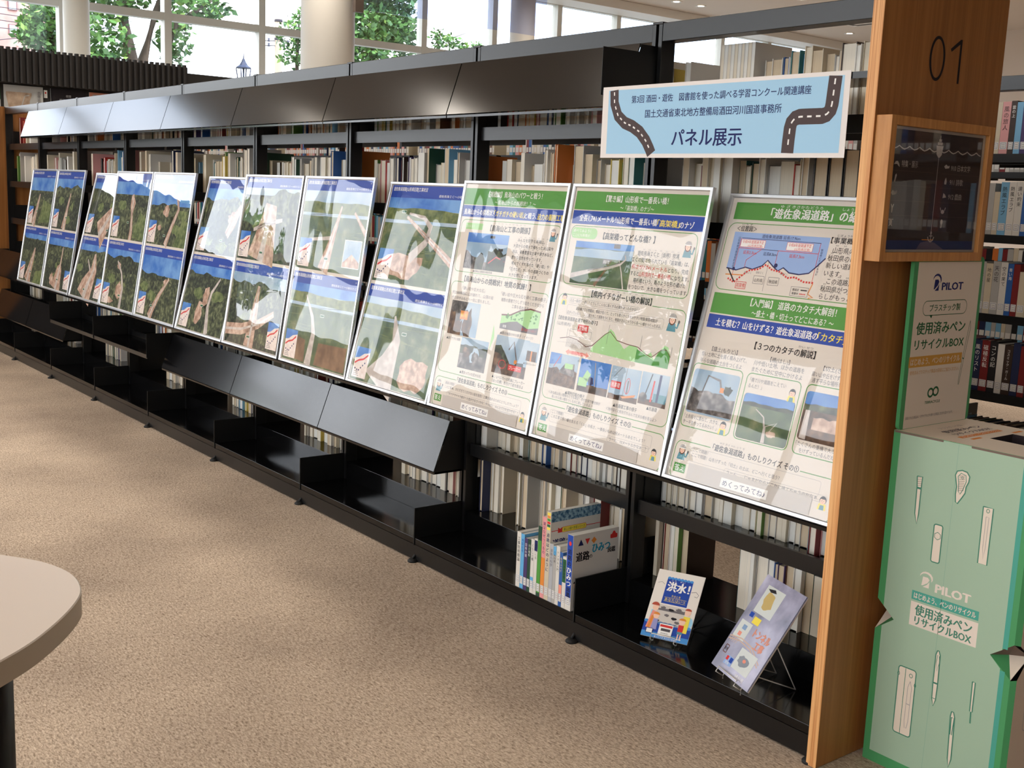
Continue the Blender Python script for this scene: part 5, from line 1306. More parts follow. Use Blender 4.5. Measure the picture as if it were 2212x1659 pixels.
FRONT = [(.021, .186, .14, 'white', '工事技術概論', INK, None, 'white road book with black title, leftmost in the row of road books'),
         (.018, .184, .14, 'sky', '地図記号', INKB, None, 'light blue road book beside the leftmost white one in the row of road books'),
         (.018, .174, .13, 'purple', '日本の道', INKW, None, 'dark purple road book beside the light blue one'),
         (.016, .175, .13, 'dark green', '川と地形', INKW, None, 'dark green narrow road book between the purple and white ones'),
         (.017, .180, .13, 'white', 'くらしと橋', INK, strip(CV['sky'], .1, .3), 'white road book with light blue foot beside the dark green one'),
         (.016, .186, .13, 'white', '道をつくる', INK, strip(INKN, .78, .97), 'white road book with navy top panel beside the tall green one'),
         (.019, .232, .18, 'dark green', '', INKW, strip(INKGR, .05, .8), 'tall green road book left of the rainbow coloured one'),
         (.020, .268, .2, 'rainbow pink', '道はなぜつくるの', INKN, strip(INKO, .08, .5), 'tall pink and orange road book in the middle of the row'),
         (.021, .290, .21, 'cream', '', INKN, cover_roads, 'tallest road book with patterned cover top and navy title on its side'),
         (.018, .190, .14, 'silver', '道路の科学', INKG, None, 'silver grey road book right of the tallest one'),
         (.015, .188, .13, 'light grey', '土木の本', INK, strip(CV['sky'], .84, .99), 'pale grey road book with light blue head'),
         (.017, .192, .14, 'white', 'トンネル入門', INK, None, 'plain white road book right of the pale grey one'),
         (.015, .176, .13, 'blue', '水をふせぐ', INKY, strip(INKP, .1, .4), 'blue patterned narrow road book right of the plain white one'),
         (.017, .166, .13, 'white', '巨大建造物', INK, strip(INKDG, .5, .95), 'short white and dark green road book beside the thick blue one'),
         (.028, .243, .19, 'white', '', INK, cover_secret, 'thick blue and white road book, rightmost, road roller photo on its cover')]
x = -1.197
for th, h, d, cn, t, tcm, art, lb in FRONT:
    book(x, th - .0008, .0015, d, .0905, h, -1, cn, PG[1], lb, 'road books on the base shelf', False, title=t or None, sticker=True, tcol=tcm, art=art)
    x += th

# ---- booklets on wire stands
WIRE = mat('white_coated_wire', (226, 222, 214), .35)


def slab(o, name, U, V, base, w, h, t, m, parent, art=None, bend=0.0):
    a = MB(); Nn = U.cross(V); base = Vector(base); n = 14
    front = []; back = []
    for j in range(n + 1):
        v = j / n
        for i in range(n + 1):
            u = i / n; k = bend * (math.sin(u * math.pi) * (1 - v) * .6 + .5 * math.sin(v * 5 + u * 2) * u * (1 - u))
            q = base + U * (w * u) + V * (h * v) + Nn * k
            front.append(q); back.append(q - Nn * t)
    m1 = n + 1; N2 = m1 * m1
    fs = [(j * m1 + i, j * m1 + i + 1, (j + 1) * m1 + i + 1, (j + 1) * m1 + i) for j in range(n) for i in range(n)]
    bs = [tuple(N2 + v for v in f[::-1]) for f in fs]
    ed = [i for i in range(m1)] + [j * m1 + n for j in range(1, m1)] + [n * m1 + i for i in range(n - 1, -1, -1)] + [j * m1 for j in range(n - 1, 0, -1)]
    es = [(ed[k], N2 + ed[k], N2 + ed[(k + 1) % len(ed)], ed[(k + 1) % len(ed)]) for k in range(len(ed))]
    a.add(front + back, fs + bs + es, m, False)
    if art: art(a, base, U, V)
    return a.build(name, parent)


def frame_axes(yaw, tilt, roll):
    U = Vector((math.cos(yaw), math.sin(yaw), 0)); B = Vector((-math.sin(yaw), math.cos(yaw), 0)); V = B * math.sin(tilt) + Vector((0, 0, math.cos(tilt)))
    return (U * math.cos(roll) + V * math.sin(roll)).normalized(), (V * math.cos(roll) - U * math.sin(roll)).normalized(), B


def stand(label, base, U0, V, B, w, h, parent_lift):
    """bent wire easel: lower lip, two uprights, two back legs"""
    o = thing('wire_book_stand', (base[0], base[1], .09), label, 'book stand', 'white wire book stands')
    Nn = U0.cross(V); base = Vector(base); r = .0016; zf = .0922
    fl = lambda p: Vector((p.x, p.y, zf))
    a = MB(); lip = []
    for s_ in (.25, .75):
        p0 = base + U0 * (w * s_)
        q = p0 + Nn * .012 - V * .004
        lip.append((p0, q))
    d0, d1 = lip
    a.tube([d0[0] - Nn * .012 - V * .008, d0[1] - V * .004, d0[1] + V * .012, d1[1] + V * .012, d1[1] - V * .004, d1[0] - Nn * .012 - V * .008], r, WIRE, 8); a.build('lip', o)
    a = MB()
    for p, q in lip:
        top = p - Nn * .014 + V * (h * .6)
        low = p - Nn * .014 - V * .008
        a.tube([fl(low), low, top], r, WIRE, 8)
    a.tube([lip[0][0] - Nn * .014 + V * (h * .6), lip[1][0] - Nn * .014 + V * (h * .6)], r, WIRE, 8); a.build('back_rest', o)
    for p, q in lip:
        a = MB(); top = p - Nn * .016 + V * (h * .52); ft = fl(top) + Vector((B.x, B.y, 0)) * .075
        a.tube([top, ft], r, WIRE, 8); a.tube([ft, p - Nn * .0155 + V * (h * .14)], r, WIRE, 8); a.build('leg', o)
    return o


def flood_art(mb, base, U, V):
    A = Art(mb, base, U, V, lift=.0006); w, h = 14.5, 20.8
    A.rect(.0, .0, w, h, mat('booklet_white', (232, 224, 214), .35), 1)
    A.rect(0, 0, w, 4.6, INKB, 2); A.rect(0, 0, w, 1.6, mat('booklet_azure', (48, 140, 212), .4), 3)
    for i in range(10): A.ell(.7 + i * 1.45, 4.6, .8, .45, mat('booklet_azure', (48, 140, 212), .4), 3, 12)
    A.ell(1.2, 6.2, 2.4, 2.0, mat('booklet_pale_blue', (150, 204, 232), .4), 2, 14, -90, 90); A.ell(13.2, 6.2, 1.3, 1.8, mat('booklet_pale_blue', (150, 204, 232), .4), 2, 14)
    A.poly([(3.4, 10.6), (11.4, 10.6), (11.4, 18.6), (3.4, 18.6)], INKB, 3)
    for i in range(8): A.ell(3.9 + i * 1.0, 18.6, .55, .4, mat('booklet_azure', (48, 140, 212), .4), 4, 10)
    A.text('洪水！', 4.0, 16.0, INKW, w=6.9, h=2.9, l=6, bold=.05); A.text('こう　ずい', 4.8, 17.9, INKW, w=4.2, h=.5, l=6)
    A.text('そのとき', 6.0, 13.2, INKY, w=2.8, h=.8, l=6); A.text('あなたはいつ', 4.2, 12.0, INKY, w=6.4, h=.9, l=6); A.line([(4, 12.6), (10.8, 12.6)], .08, INKY, 6); A.line([(4, 11.4), (10.8, 11.4)], .08, INKY, 6)
    A.line([(.8, 16.6), (2, 17), (3, 16.4)], .1, INKG, 3); A.line([(11.6, 15.4), (13, 15.8), (14, 15), (13.6, 14.2), (12.8, 14.4)], .14, INKG, 3)
    A.poly([(2.6, 4.5), (11.6, 4.3), (11.4, 10.2), (3.2, 10.2)], mat('booklet_sketch', (206, 198, 190), .5), 3); hills(A, 3.2, 8.4, 11.4, 9.3, .5, INKG, 4, 5)
    for i, (x_, y_) in enumerate(((4.6, 9.3), (7.2, 9.0), (9.4, 9.4), (8.6, 6.6), (6.2, 7.2), (3.6, 5.2), (9.8, 5.6))): blob(A, x_, y_, .9, .45, INK if i % 2 else INKG, 5, i + 3)
    # people: mother and child left, father and child right
    A.poly([(.8, 2.6), (3.0, 2.6), (3.4, 7.6), (1.6, 8.0)], INKP, 6); A.ell(2.3, 9.0, .95, 1.1, SKIN, 7, 14); A.ell(2.1, 9.6, 1.2, 1.0, mat('ink_auburn', (176, 66, 40), .6), 8, 14, 0, 180); A.poly([(1.2, 2.6), (2.0, 2.6), (2.6, 6.4), (1.8, 6.4)], INKO, 7)
    A.poly([(2.4, 2.4), (4.2, 2.4), (4.0, 5.6), (2.6, 5.6)], mat('ink_lilac', (150, 150, 200), .6), 8); A.ell(3.2, 6.5, .9, .9, SKIN, 9, 14); A.ell(3.2, 6.9, 1.0, .7, INKO, 10, 14, 0, 180)
    A.poly([(11.0, 3.0), (13.4, 3.0), (13.4, 8.0), (11.4, 8.0)], INKY, 6); A.ell(12.3, 9.2, .95, 1.05, SKIN, 7, 14); A.ell(12.3, 9.8, 1.0, .7, mat('ink_auburn', (176, 66, 40), .6), 8, 14, 0, 180)
    A.rect(10.6, 3.2, 12.2, 5.2, INKR, 8); A.rect(10.6, 2.4, 12.2, 3.2, INKT, 8); A.ell(11.4, 6.1, .95, .9, SKIN, 9, 14); A.ell(11.4, 6.6, 1.1, .7, INKO, 10, 14, 0, 180)
    for x_ in (10.9, 11.7): A.rect(x_, .9, x_ + .4, 2.4, SKIN, 8); A.rect(x_ - .1, .7, x_ + .6, 1.0, INKW, 9)
    A.rect(5.0, .8, 9.2, 4.6, INKW, 11); A.rect(5.2, 3.6, 9.0, 4.3, INKR, 12); A.rect(5.7, 2.4, 8.6, 3.2, INKG, 12)
    for i in range(12): A.rect(5.8 + i * .23, 2.4, 5.9 + i * .23, 3.2, INK, 13)
    A.text('0104721', 5.9, 1.8, INK, w=2.2, h=.5, l=12)
    A.rline(1.2, 1.0, 3.4, 2.6, .3, .14, INKN, 11); A.rect(1.4, 1.2, 3.2, 2.4, INKW, 10.5)
    A.text('最上川下流 東北地方整備局', 4.2, .4, INKW, w=7, h=.55, l=6)


def mag_art(mb, base, U, V):
    A = Art(mb, base, U, V, lift=.0035); w, h = 20.96, 28.9
    A.rect(0, 0, w, h, noise_mat('magazine_sky', [(.32, (112, 110, 128)), (.55, (168, 164, 186)), (.75, (208, 206, 226))], 9, detail=6, rough=.25, spec=.6), 0)
    G = mat('magazine_photo_border', (206, 210, 204), .3)
    A.rect(3.4, 18.4, 12.6, 26.6, G, 1); blob(A, 7.6, 22.4, 2.6, 3.2, mat('magazine_ochre', (196, 168, 96), .4), 2, 4); A.poly([(4.2, 25.6), (7.6, 26.2), (8.8, 25.4), (6, 25)], INK, 2)
    A.rect(3.0, 16.6, 5.0, 18.0, INKB, 2); A.rect(5.8, 15.4, 9.4, 17.4, INKY, 2)
    A.rect(1.2, 9.8, 7.2, 15.0, G, 1); A.rect(3.4, 12.6, 5.4, 14.0, mat('magazine_blue', (120, 150, 186), .3), 2); A.rect(3.0, 10.6, 4.6, 11.8, INKP, 2)
    A.text('トンネル', 9.6, 13.6, mat('magazine_orange', (224, 140, 104), .4), w=8.4, h=2.5, l=3, bold=.05); A.text('工事', 12.6, 10.8, mat('magazine_orange', (224, 140, 104), .4), w=4.6, h=2.3, l=3, bold=.05)
    for d in (0, .8): A.line([(.4, 8.6 + d), (6, 9.6 + d), (12, 9.2 + d), (19, 6.4 + d)], .35, mat('magazine_rail', (206, 178, 160), .4), 2)
    for i in range(5): A.line([(.4 + i, 8.2), (1.4 + i, 10.0)], .2, mat('magazine_rail', (206, 178, 160), .4), 2)
    A.rect(8.6, 2.6, 17.4, 8.6, G, 2.5); blob(A, 12.4, 5.6, 2.8, 1.6, mat('magazine_grey', (132, 138, 146), .4), 3, 6); A.ell(12.8, 5.8, .8, .5, INKP, 4, 12)
    A.rline(1.4, 4.6, 3.2, 7.0, .3, .2, HAIR, 4); A.text('図書', 2.3, 5.8, INK, h=.9, al='C', l=4)
    A.rect(4.4, 2.2, 8.4, 4.8, INKS, 2); A.rect(6.6, 3.2, 8.2, 4.6, INKB, 3); A.rect(4.6, 3.4, 5.8, 4.6, INKR, 3); A.text('技術', 5.2, 2.8, INKW, h=.9, l=4)
    A.text('特別号', 12.6, 1.4, INKW, w=4.6, h=1.2, l=4)


U, V, B_ = frame_axes(.374, .6471, .0159)
fb = thing('flood_booklet', (-.6, .1, .1), 'flood picture booklet with family drawing, standing on a white wire stand', 'booklet')
slab(fb, 'front_cover', U, V, (-.6497, .0383, .1015), .1457, .2084, .0012, mat('booklet_white', (232, 224, 214), .35), fb, flood_art)
slab(fb, 'page_block', U, V, Vector((-.6497, .0383, .1015)) - U.cross(V) * .0013, .1440, .2070, .003, PG[1], fb)
stand('white wire book stand holding the flood booklet', (-.6497, .0383, .1015), U, V, B_, .1457, .2084, 0)
U, V, B_ = frame_axes(-.428, .5752, .0585)
mg = thing('magazine', (-.28, .06, .11), 'glossy grey magazine with tunnel photos, leaning on a wire stand near the wooden panel', 'magazine')
slab(mg, 'front_cover', U, V, (-.3718, .0403, .112), .2096, .289, .0008, mat('magazine_base', (190, 188, 204), .25, spec=.6), mg, mag_art, .0)
slab(mg, 'page_block', U, V, Vector((-.3718, .0403, .112)) - U.cross(V) * .0009, .2080, .2875, .0035, PG[0], mg)
stand('white wire book stand holding the glossy magazine', (-.3718, .0403, .112), U, V, B_, .2096, .289, 0)

# ------------------------------------------------------------------ pen recycling box
BX0, BY0, BW, BD, BH = .056, .134, .36, .31, .84
rb = thing('recycling_box', (BX0 + BW / 2, BY0 + BD / 2, 0), 'pale green cardboard pen recycling box with a header board, beside the wooden panel', 'box')
CG = mat('box_pale_green', (160, 186, 160), .55); CDG = mat('box_edge_green', (70, 150, 92), .55); CTL = mat('box_teal', (70, 160, 142), .55); CW = mat('box_cream', (226, 212, 194), .6); CIN = mat('box_inside', (120, 102, 88), .8)
CBR = mat('box_side', (214, 196, 176), .6); LINEG = mat('box_line_green', (62, 128, 104), .6); SEAM = mat('box_seam', (136, 172, 150), .6); CARD = mat('box_card_grey', (112, 92, 82), .7)
a = MB()
A = Art(a, (BX0, BY0, 0), (1, 0, 0), (0, 0, 1))
yk = (41.9, 37.8, 34.1)
# front sheet with the two folded-in hand grips
A.poly([(0, 0), (35, 0), (35, yk[2] - .5), (29.7, yk[1]), (35, yk[0] - .1), (35, 84), (0, 84), (0, yk[0]), (4.9, yk[1]), (0, yk[2])], CDG, 0)
A.poly([(1.8, 2.8), (32.4, 2.8), (32.4, 35.4), (29.7, yk[1]), (32.4, 39.8), (32.4, 83.9), (1.8, 83.9), (1.8, 40.4), (4.9, yk[1]), (1.8, 35.4)], CG, 1)
A.rect(32.4, 0, 33.6, 35.0, CTL, 1); A.rect(32.4, 40.2, 33.6, 83.9, CTL, 1)
# chamfered right corner and right side
P3 = lambda x, y, z: (BX0 + x * .01, BY0 + y * .01, z * .01)
a.add([P3(35, 0, 0), P3(36, 1, 0), P3(36, 1, 33.6), P3(35, 0, 33.4)], [(0, 1, 2, 3)], CDG)
a.add([P3(35, 0, 41.8), P3(36, 1, 41.6), P3(36, 1, 84), P3(35, 0, 84)], [(0, 1, 2, 3)], CDG)
a.add([P3(36, 1, 0), P3(36, 31, 0), P3(36, 31, 84), P3(36, 1, 84), P3(36, 1, 41.6), P3(36, 5.4, 38.2), P3(36, 1, 33.6)], [(0, 1, 2, 3, 4, 5, 6)], CBR)
a.add([P3(0, 0, 0), P3(0, 31, 0), P3(0, 31, 84), P3(0, 0, 84), P3(0, 0, 41.9), P3(0, 4.6, 38), P3(0, 0, 34.1)], [(6, 5, 4, 3, 2, 1, 0)], CBR)
a.add([P3(0, 31, 0), P3(36, 31, 0), P3(36, 31, 84), P3(0, 31, 84)], [(3, 2, 1, 0)], CBR)
a.add([P3(0, 0, .05), P3(36, 0, .05), P3(36, 31, .05), P3(0, 31, .05)], [(3, 2, 1, 0)], CBR)
# folded grips: inner facets
for (e0, tip, e1, side, ins) in (((0, 0, 41.9), (4.9, 0, 37.8), (0, 0, 34.1), (0, 4.6, 38), (3.2, 3.2, 37.9)), ((35, 0, 41.8), (29.7, 0, 37.8), (35, 0, 33.5), (36, 5.4, 38.2), (32.4, 3.4, 37.9))):
    a.add([P3(*e0), P3(*tip), P3(*ins), P3(*side)], [(0, 1, 2), (0, 2, 3)], CARD); a.add([P3(*e1), P3(*tip), P3(*ins), P3(*side)], [(0, 2, 1)], CDG); a.add([P3(*e1), P3(*ins), P3(*side)], [(0, 2, 1)], CW)
A.line([(16.9, 83.8), (16.7, 45), (16.2, 3)], .1, SEAM, 2)
# printed stationery drawings
def outline(pts, fill, w=.28, l=3): A.poly(pts, fill, l); A.line(pts + [pts[0]], w, LINEG, l + 1)
outline([(7.3, 74.2), (8.7, 74.3), (8.6, 71.8), (8.6, 65.2), (8.3, 62.8), (7.6, 65.2), (7.5, 71.8)], CW)
A.rect(7.5, 71.2, 8.6, 71.7, LINEG, 5)
for i in range(5): A.line([(7.5, 72.0 + i * .45), (8.6, 72.3 + i * .45)], .08, CARD, 5)
outline([(16.8, 76.6), (17.2, 77.6), (18.4, 78.0), (19.6, 77.8), (20.3, 76.9), (20.2, 75.6), (19.7, 74.4), (19.6, 72.9), (18.9, 71.6), (18.0, 70.1), (17.5, 70.4), (17.3, 72.2), (17.4, 74.0)], CW)
A.line([(17.5, 76.4), (18.2, 77.3), (19.4, 77.0), (19.6, 75.6), (19.0, 73.6), (18.4, 72.4), (17.9, 73.0), (17.8, 75.0), (17.5, 76.4)], .16, LINEG, 5)
for i in range(9): A.line([(17.8, 73.2 + i * .42), (19.2, 73.5 + i * .42)], .09, CARD, 5)
A.ering(18.6, 76.3, .3, .3, .1, LINEG, 6, 12)
outline([(24.3, 71.0), (26.7, 71.0), (26.6, 57.8), (24.4, 57.8)], CW); A.ering(25.5, 70.2, .42, .5, .14, LINEG, 5, 14); A.line([(25.2, 68.8), (25.9, 68.8), (25.8, 61.6), (25.5, 59.0), (25.2, 61.6), (25.2, 68.8)], .12, INKL, 5)
outline(Art.rr(12.9, 54.9, 15.1, 64.0, .5, 4), CW); A.line([(14.0 + .85 * math.cos(math.radians(t)), 61.3 + .9 * math.sin(math.radians(t))) for t in range(30, 391, 60)], .15, LINEG, 5)
outline(Art.rr(7.6, 10.2, 12.3, 27.2, .7, 4), CW); A.line([(9.5, 27.0), (9.5, 10.3)], .16, LINEG, 5); A.ering(11.0, 25.6, .5, .55, .15, LINEG, 5, 14); A.ering(7.7, 25.2, .35, .5, .14, LINEG, 5, 12); A.ering(12.3, 23.6, .3, .5, .14, LINEG, 5, 12)
A.line([(11.0, 24.2), (11.5, 22.6), (11.4, 14), (11.1, 12.2), (10.6, 12.2), (10.4, 14), (10.5, 22.6), (11.0, 24.2)], .14, INKL, 5); A.line([(10.5, 18.3), (11.4, 18.3)], .2, INKL, 5)
outline([(17.1, 34.2), (17.5, 34.2), (17.9, 33.2), (18.0, 26), (17.9, 22.2), (17.4, 20.5), (16.9, 22.2), (16.8, 26), (16.8, 33.2)], CW); A.rect(16.8, 26.0, 18.0, 26.4, LINEG, 5); A.line([(16.9, 22.4), (17.9, 22.4)], .16, LINEG, 5); A.line([(17.7, 33.0), (17.9, 31.5), (17.4, 29.2), (17.1, 31.5), (17.3, 33.2)], .13, LINEG, 5)
outline([(26.4, 30), (27.1, 30), (27.1, 22.8), (26.5, 22.8)], CW); A.line([(26.8, 22.8), (26.9, 20)], .34, LINEG, 4)
outline([(22.2, 21.0), (22.7, 21.0), (23.1, 19.8), (23.2, 15), (23.3, 9.4), (22.8, 7.3), (22.4, 9.4), (22.2, 15), (22.0, 19.8)], CW); A.line([(22.3, 19.6), (23.0, 19.6), (22.8, 15.4), (22.4, 15.4), (22.3, 19.6)], .2, LINEG, 5)
# maker's mark and lettering
LOGO = mat('box_logo_cream', (228, 214, 200), .6)


def pmark(A, x, y, s, m, l=3):
    arc = [(x + s * (1.0 * math.cos(math.radians(t)) - .1), y + s * (.85 * math.sin(math.radians(t)) + .55)) for t in (170, 150, 125, 100, 75, 50, 25, 0, -25)]
    A.line(arc, [s * q for q in (.04, .14, .22, .28, .32, .34, .32, .22, .03)], m, l)
    A.poly([(x - .75 * s, y - .7 * s), (x - .6 * s, y + .7 * s), (x + .2 * s, y + .72 * s), (x + .48 * s, y + .4 * s), (x + .2 * s, y - .1 * s), (x - .5 * s, y - .62 * s)], m, l)
    A.poly([(x - .5 * s, y - .86 * s), (x + .48 * s, y - .86 * s), (x + .5 * s, y + .1 * s), (x + .1 * s, y - .42 * s)], m, l)


pmark(A, 12.4, 49.6, 1.6, LOGO); A.text('PILOT', 14.9, 48.9, LOGO, w=8.8, h=2.6, l=3, bold=.05)
A.rect(9.0, 44.5, 26.1, 46.7, CTL, 2); A.text('はじめよう、ペンのリサイクル', 9.6, 45.6, LOGO, w=15.8, h=1.5, l=4, bold=.02)
A.rect(9.0, 38.1, 26.2, 44.0, LOGO, 2); A.text('使用済みペン', 10.3, 42.2, LINEG, w=14.5, h=2.6, l=4, bold=.03); A.text('リサイクルBOX', 10.4, 39.6, LINEG, w=14.5, h=2.2, l=4, bold=.03)
# right side printing
B = Art(a, (BX0 + BW + .0002, BY0, 0), (0, 1, 0), (0, 0, 1))
B.rline(6, 20, 28, 32, 1.2, .2, INKL, 1); B.text('そのペン', 9, 29.6, INKG, h=1.6, l=2); B.text('リサイクルで', 9, 26.8, INKG, h=2.0, l=2, bold=.02); B.text('資源に！', 9, 23.6, INKDG, h=2.4, l=2, bold=.03)
pmark(B, 10, 13.5, 1.6, INKN, 1); B.text('PILOT', 12.6, 12.8, INKN, w=9, h=2.4, l=2, bold=.05)
for i in range(4): B.text('使用済み商品は回収後に再生します', 5, 8.4 - i * 1.7, INKG, w=22, h=1.0, l=2)
a.build('body', rb)
# top sheet with the dark drop opening
a = MB(); T = Art(a, (BX0, BY0, BH), (1, 0, 0), (0, 1, 0))
hx0, hy0, hx1, hy1 = 17.4, 12.2, 30.5, 22.6
out = [(0, 0), (36, 0), (36, 31), (0, 31)]; inn = [(hx0, hy0), (hx1, hy0), (hx1, hy1), (hx0, hy1)]
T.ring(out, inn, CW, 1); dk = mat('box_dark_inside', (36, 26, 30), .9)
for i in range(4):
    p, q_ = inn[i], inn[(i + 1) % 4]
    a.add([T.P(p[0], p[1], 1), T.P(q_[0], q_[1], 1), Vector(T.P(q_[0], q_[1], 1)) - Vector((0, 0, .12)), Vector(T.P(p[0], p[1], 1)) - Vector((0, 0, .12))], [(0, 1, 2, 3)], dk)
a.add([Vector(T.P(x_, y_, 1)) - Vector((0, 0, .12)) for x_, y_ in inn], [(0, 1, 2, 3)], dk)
a.box(BX0 + .002, BX0 + .13, BY0 - .0006, BY0 + .003, BH - .005, BH - .0005, CARD); a.box(BX0 + .2, BX0 + BW - .012, BY0 - .0006, BY0 + .003, BH - .005, BH - .0005, CARD)
E2 = Art(a, (BX0, BY0, BH), (0, 1, 0), (-1, 0, 0), step=.00015)
E2.text('プラスチック製', 11, -5.0, INKL, w=10, h=1.3, l=3); E2.text('使用済みペン', 8, -8.0, INKG, w=16, h=2.0, l=3, bold=.03); E2.text('リサイクルBOX', 8, -10.8, INKG, w=16, h=1.8, l=3, bold=.03)
E2.rect(6, -14.2, 24, -12.7, INKO, 3); E2.text('はじめよう、ペンのリサイクル', 7, -13.45, INKW, w=16, h=1.0, l=5); E2.rect(7, -16.4, 11, -15.4, INKO, 3); E2.rect(24, -17.2, 28, -16.2, INKO, 3)
a.build('top_panel', rb)
# header board standing on the left edge, facing right
a = MB()
hy = lambda y: BY0 + y * .01
prof = [(y, z) for y, z in Art.rr(.2, 0, 30.6, 41.2, 1.2, 5)]
vs = [(BX0, hy(y), BH + z * .01) for y, z in prof] + [(BX0 + .0098, hy(y), BH + z * .01) for y, z in prof]; n = len(prof)
a.add(vs, [tuple(range(n - 1, -1, -1)), tuple(range(n, 2 * n))] + [(i, (i + 1) % n, n + (i + 1) % n, n + i) for i in range(n)], CDG)
H = Art(a, (BX0 + .0098, BY0, BH), (0, 1, 0), (0, 0, 1))
H.rect(1.9, .1, 29.4, 40.0, CW, 1)
pmark(H, 10.4, 34.6, 1.7, INKN, 2); H.text('PILOT', 12.6, 34.2, INKN, w=9.2, h=2.3, l=3, bold=.05)
H.rline(5.3, 27.2, 24.6, 30.8, 1.7, .16, INKDG, 2); H.poly([(8.4, 27.3), (9.3, 26.5), (9.7, 27.3)], INKDG, 2); H.text('プラスチック製', 8.2, 29.0, INKDG, w=13.4, h=1.7, l=3, bold=.02)
H.text('使用済みペン', 3.5, 24.2, INKDG, w=21.2, h=2.9, l=3, bold=.03); H.text('リサイクルBOX', 3.4, 20.3, INKDG, w=21.4, h=2.5, l=3, bold=.03)
OC = mat('box_ochre', (206, 152, 60), .6); H.rect(1.7, 14.9, 24.7, 17.5, OC, 2); H.text('はじめよう、ペンのリサイクル', 2.4, 16.2, CW, w=21.4, h=1.7, l=4, bold=.02)
H.text('使用済みプラスチック製品の回収にご協力ください。', 2.5, 13.6, OC, w=21.3, h=.95, l=4)
H.poly([(26.9, 25.4), (27.2, 25.2), (27.3, 23.6), (25.6, 15.6), (24.5, 9.4), (24.2, 9.3), (24.2, 10.8), (25.0, 16.0), (26.6, 24.2)], CW, 5); H.line([(26.9, 25.4), (27.3, 23.6), (25.6, 15.6), (24.5, 9.4), (24.2, 9.4), (24.2, 10.8), (25.0, 16), (26.6, 24.2), (26.9, 25.4)], .14, INKDG, 6); H.line([(25.0, 16.1), (25.7, 15.8)], .26, INKDG, 7)
H.ering(12.3, 8.2, 1.35, 1.25, .5, INKDG, 3, 22); H.ering(14.5, 8.4, 1.35, 1.25, .5, INKDG, 3, 22); H.text('TERRACYCLE', 10.2, 5.9, INKDG, w=6.6, h=.85, l=3, bold=.03)
H.text('回収された商品は、リサイクルされ様々な製品に生まれ変わります。', 2.6, 2.6, INKG, w=20.6, h=.7, l=3)
a.build('header_board', rb)

# ------------------------------------------------------------------ white table
tb = thing('table', (-.29, -2.08, 0), 'white laminate table with a rounded corner and black leg, beside the aisle', 'table')
TW = mat('white_laminate', (226, 214, 202), .35); TE = mat('table_edge_band', (196, 184, 168), .45)
arc = [(-.541, -1.815), (-.507, -1.780), (-.471, -1.750), (-.41, -1.707), (-.368, -1.688), (-.32, -1.677), (-.276, -1.676), (-.227, -1.685), (-.19, -1.699), (-.129, -1.738), (-.065, -1.791), (-.029, -1.828), (0, -1.866)]
side = [(.05, -1.93), (.095, -2.0), (.125, -2.08), (.13, -2.16), (.10, -2.26), (.05, -2.34), (-.04, -2.43), (-.14, -2.49), (-.25, -2.51), (-.36, -2.50), (-.46, -2.45), (-.56, -2.36), (-.64, -2.26), (-.68, -2.16), (-.69, -2.06), (-.665, -1.96), (-.61, -1.88)]
pr_ = (arc + side)[::-1]


def smooth_loop(p, it=2):
    for _ in range(it):
        p = [q for i in range(len(p)) for q in ((p[i][0] * .75 + p[(i + 1) % len(p)][0] * .25, p[i][1] * .75 + p[(i + 1) % len(p)][1] * .25), (p[i][0] * .25 + p[(i + 1) % len(p)][0] * .75, p[i][1] * .25 + p[(i + 1) % len(p)][1] * .75))]
    return p


loop = smooth_loop(pr_)
cx_ = sum(p[0] for p in loop) / len(loop); cy_ = sum(p[1] for p in loop) / len(loop)
ins = [(p[0] + (cx_ - p[0]) * .006, p[1] + (cy_ - p[1]) * .006) for p in loop]
a = MB(); n = len(loop)
a.add([(x_, y_, .698) for x_, y_ in loop] + [(x_, y_, .662) for x_, y_ in loop], [(i, n + i, n + (i + 1) % n, (i + 1) % n) for i in range(n)], TE, True)
a.add([(x_, y_, .700) for x_, y_ in ins] + [(x_, y_, .698) for x_, y_ in loop], [(i, n + i, n + (i + 1) % n, (i + 1) % n) for i in range(n)], TW, True)
a.add([(x_, y_, .700) for x_, y_ in ins], [tuple(range(n))[::-1]], TW); a.add([(x_, y_, .662) for x_, y_ in loop], [tuple(range(n))], TE)
a.build('table_top', tb)
for lx, ly in ((-.30, -1.828), (-.02, -2.12), (-.30, -2.40), (-.57, -2.10)):
    a = MB(); a.lathe((lx, ly), [(0, .662), (.05, .662), (.05, .012), (.044, .0), (0, .0)], mat('table_leg_black', (20, 18, 18), .35), 28); a.build('leg', tb)

# ------------------------------------------------------------------ black partition with ribbed canopy at the far end
pt = thing('display_partition', (-9.7, 3.2, 0), 'black display partition with a ribbed canopy at the far end of the hall', 'partition')
BP = mat('partition_black', (34, 31, 29), .6)
a = MB(); a.box(-9.9, -9.56, .06, 6.5, 0, 2.165, BP); a.box(-9.9, -9.56, -2.8, .06, 0, 1.85, BP); a.build('panel', pt)
a = MB(); a.box(-9.95, -9.5, .03, 2.28, 2.165, 2.46, BP); a.build('canopy', pt)
a = MB()
yy = .04
while yy < 2.25:
    a.prismz([(-9.5, yy + .006), (-9.478, yy + .012), (-9.472, yy + .026), (-9.478, yy + .040), (-9.5, yy + .046)][::-1], 2.17, 2.478, BP); yy += .0545
a.build('rib', pt, kind='stuff')
a = MB(); a.box(-9.92, -9.53, 2.285, 6.5, 2.165, 2.408, BP); a.build('upper_panel', pt)
CRM = mat('poster_grey_sky', (176, 178, 176), .6); STN = noise_mat('poster_stone', [(.35, (150, 128, 108)), (.65, (190, 168, 146))], 14, rough=.6)
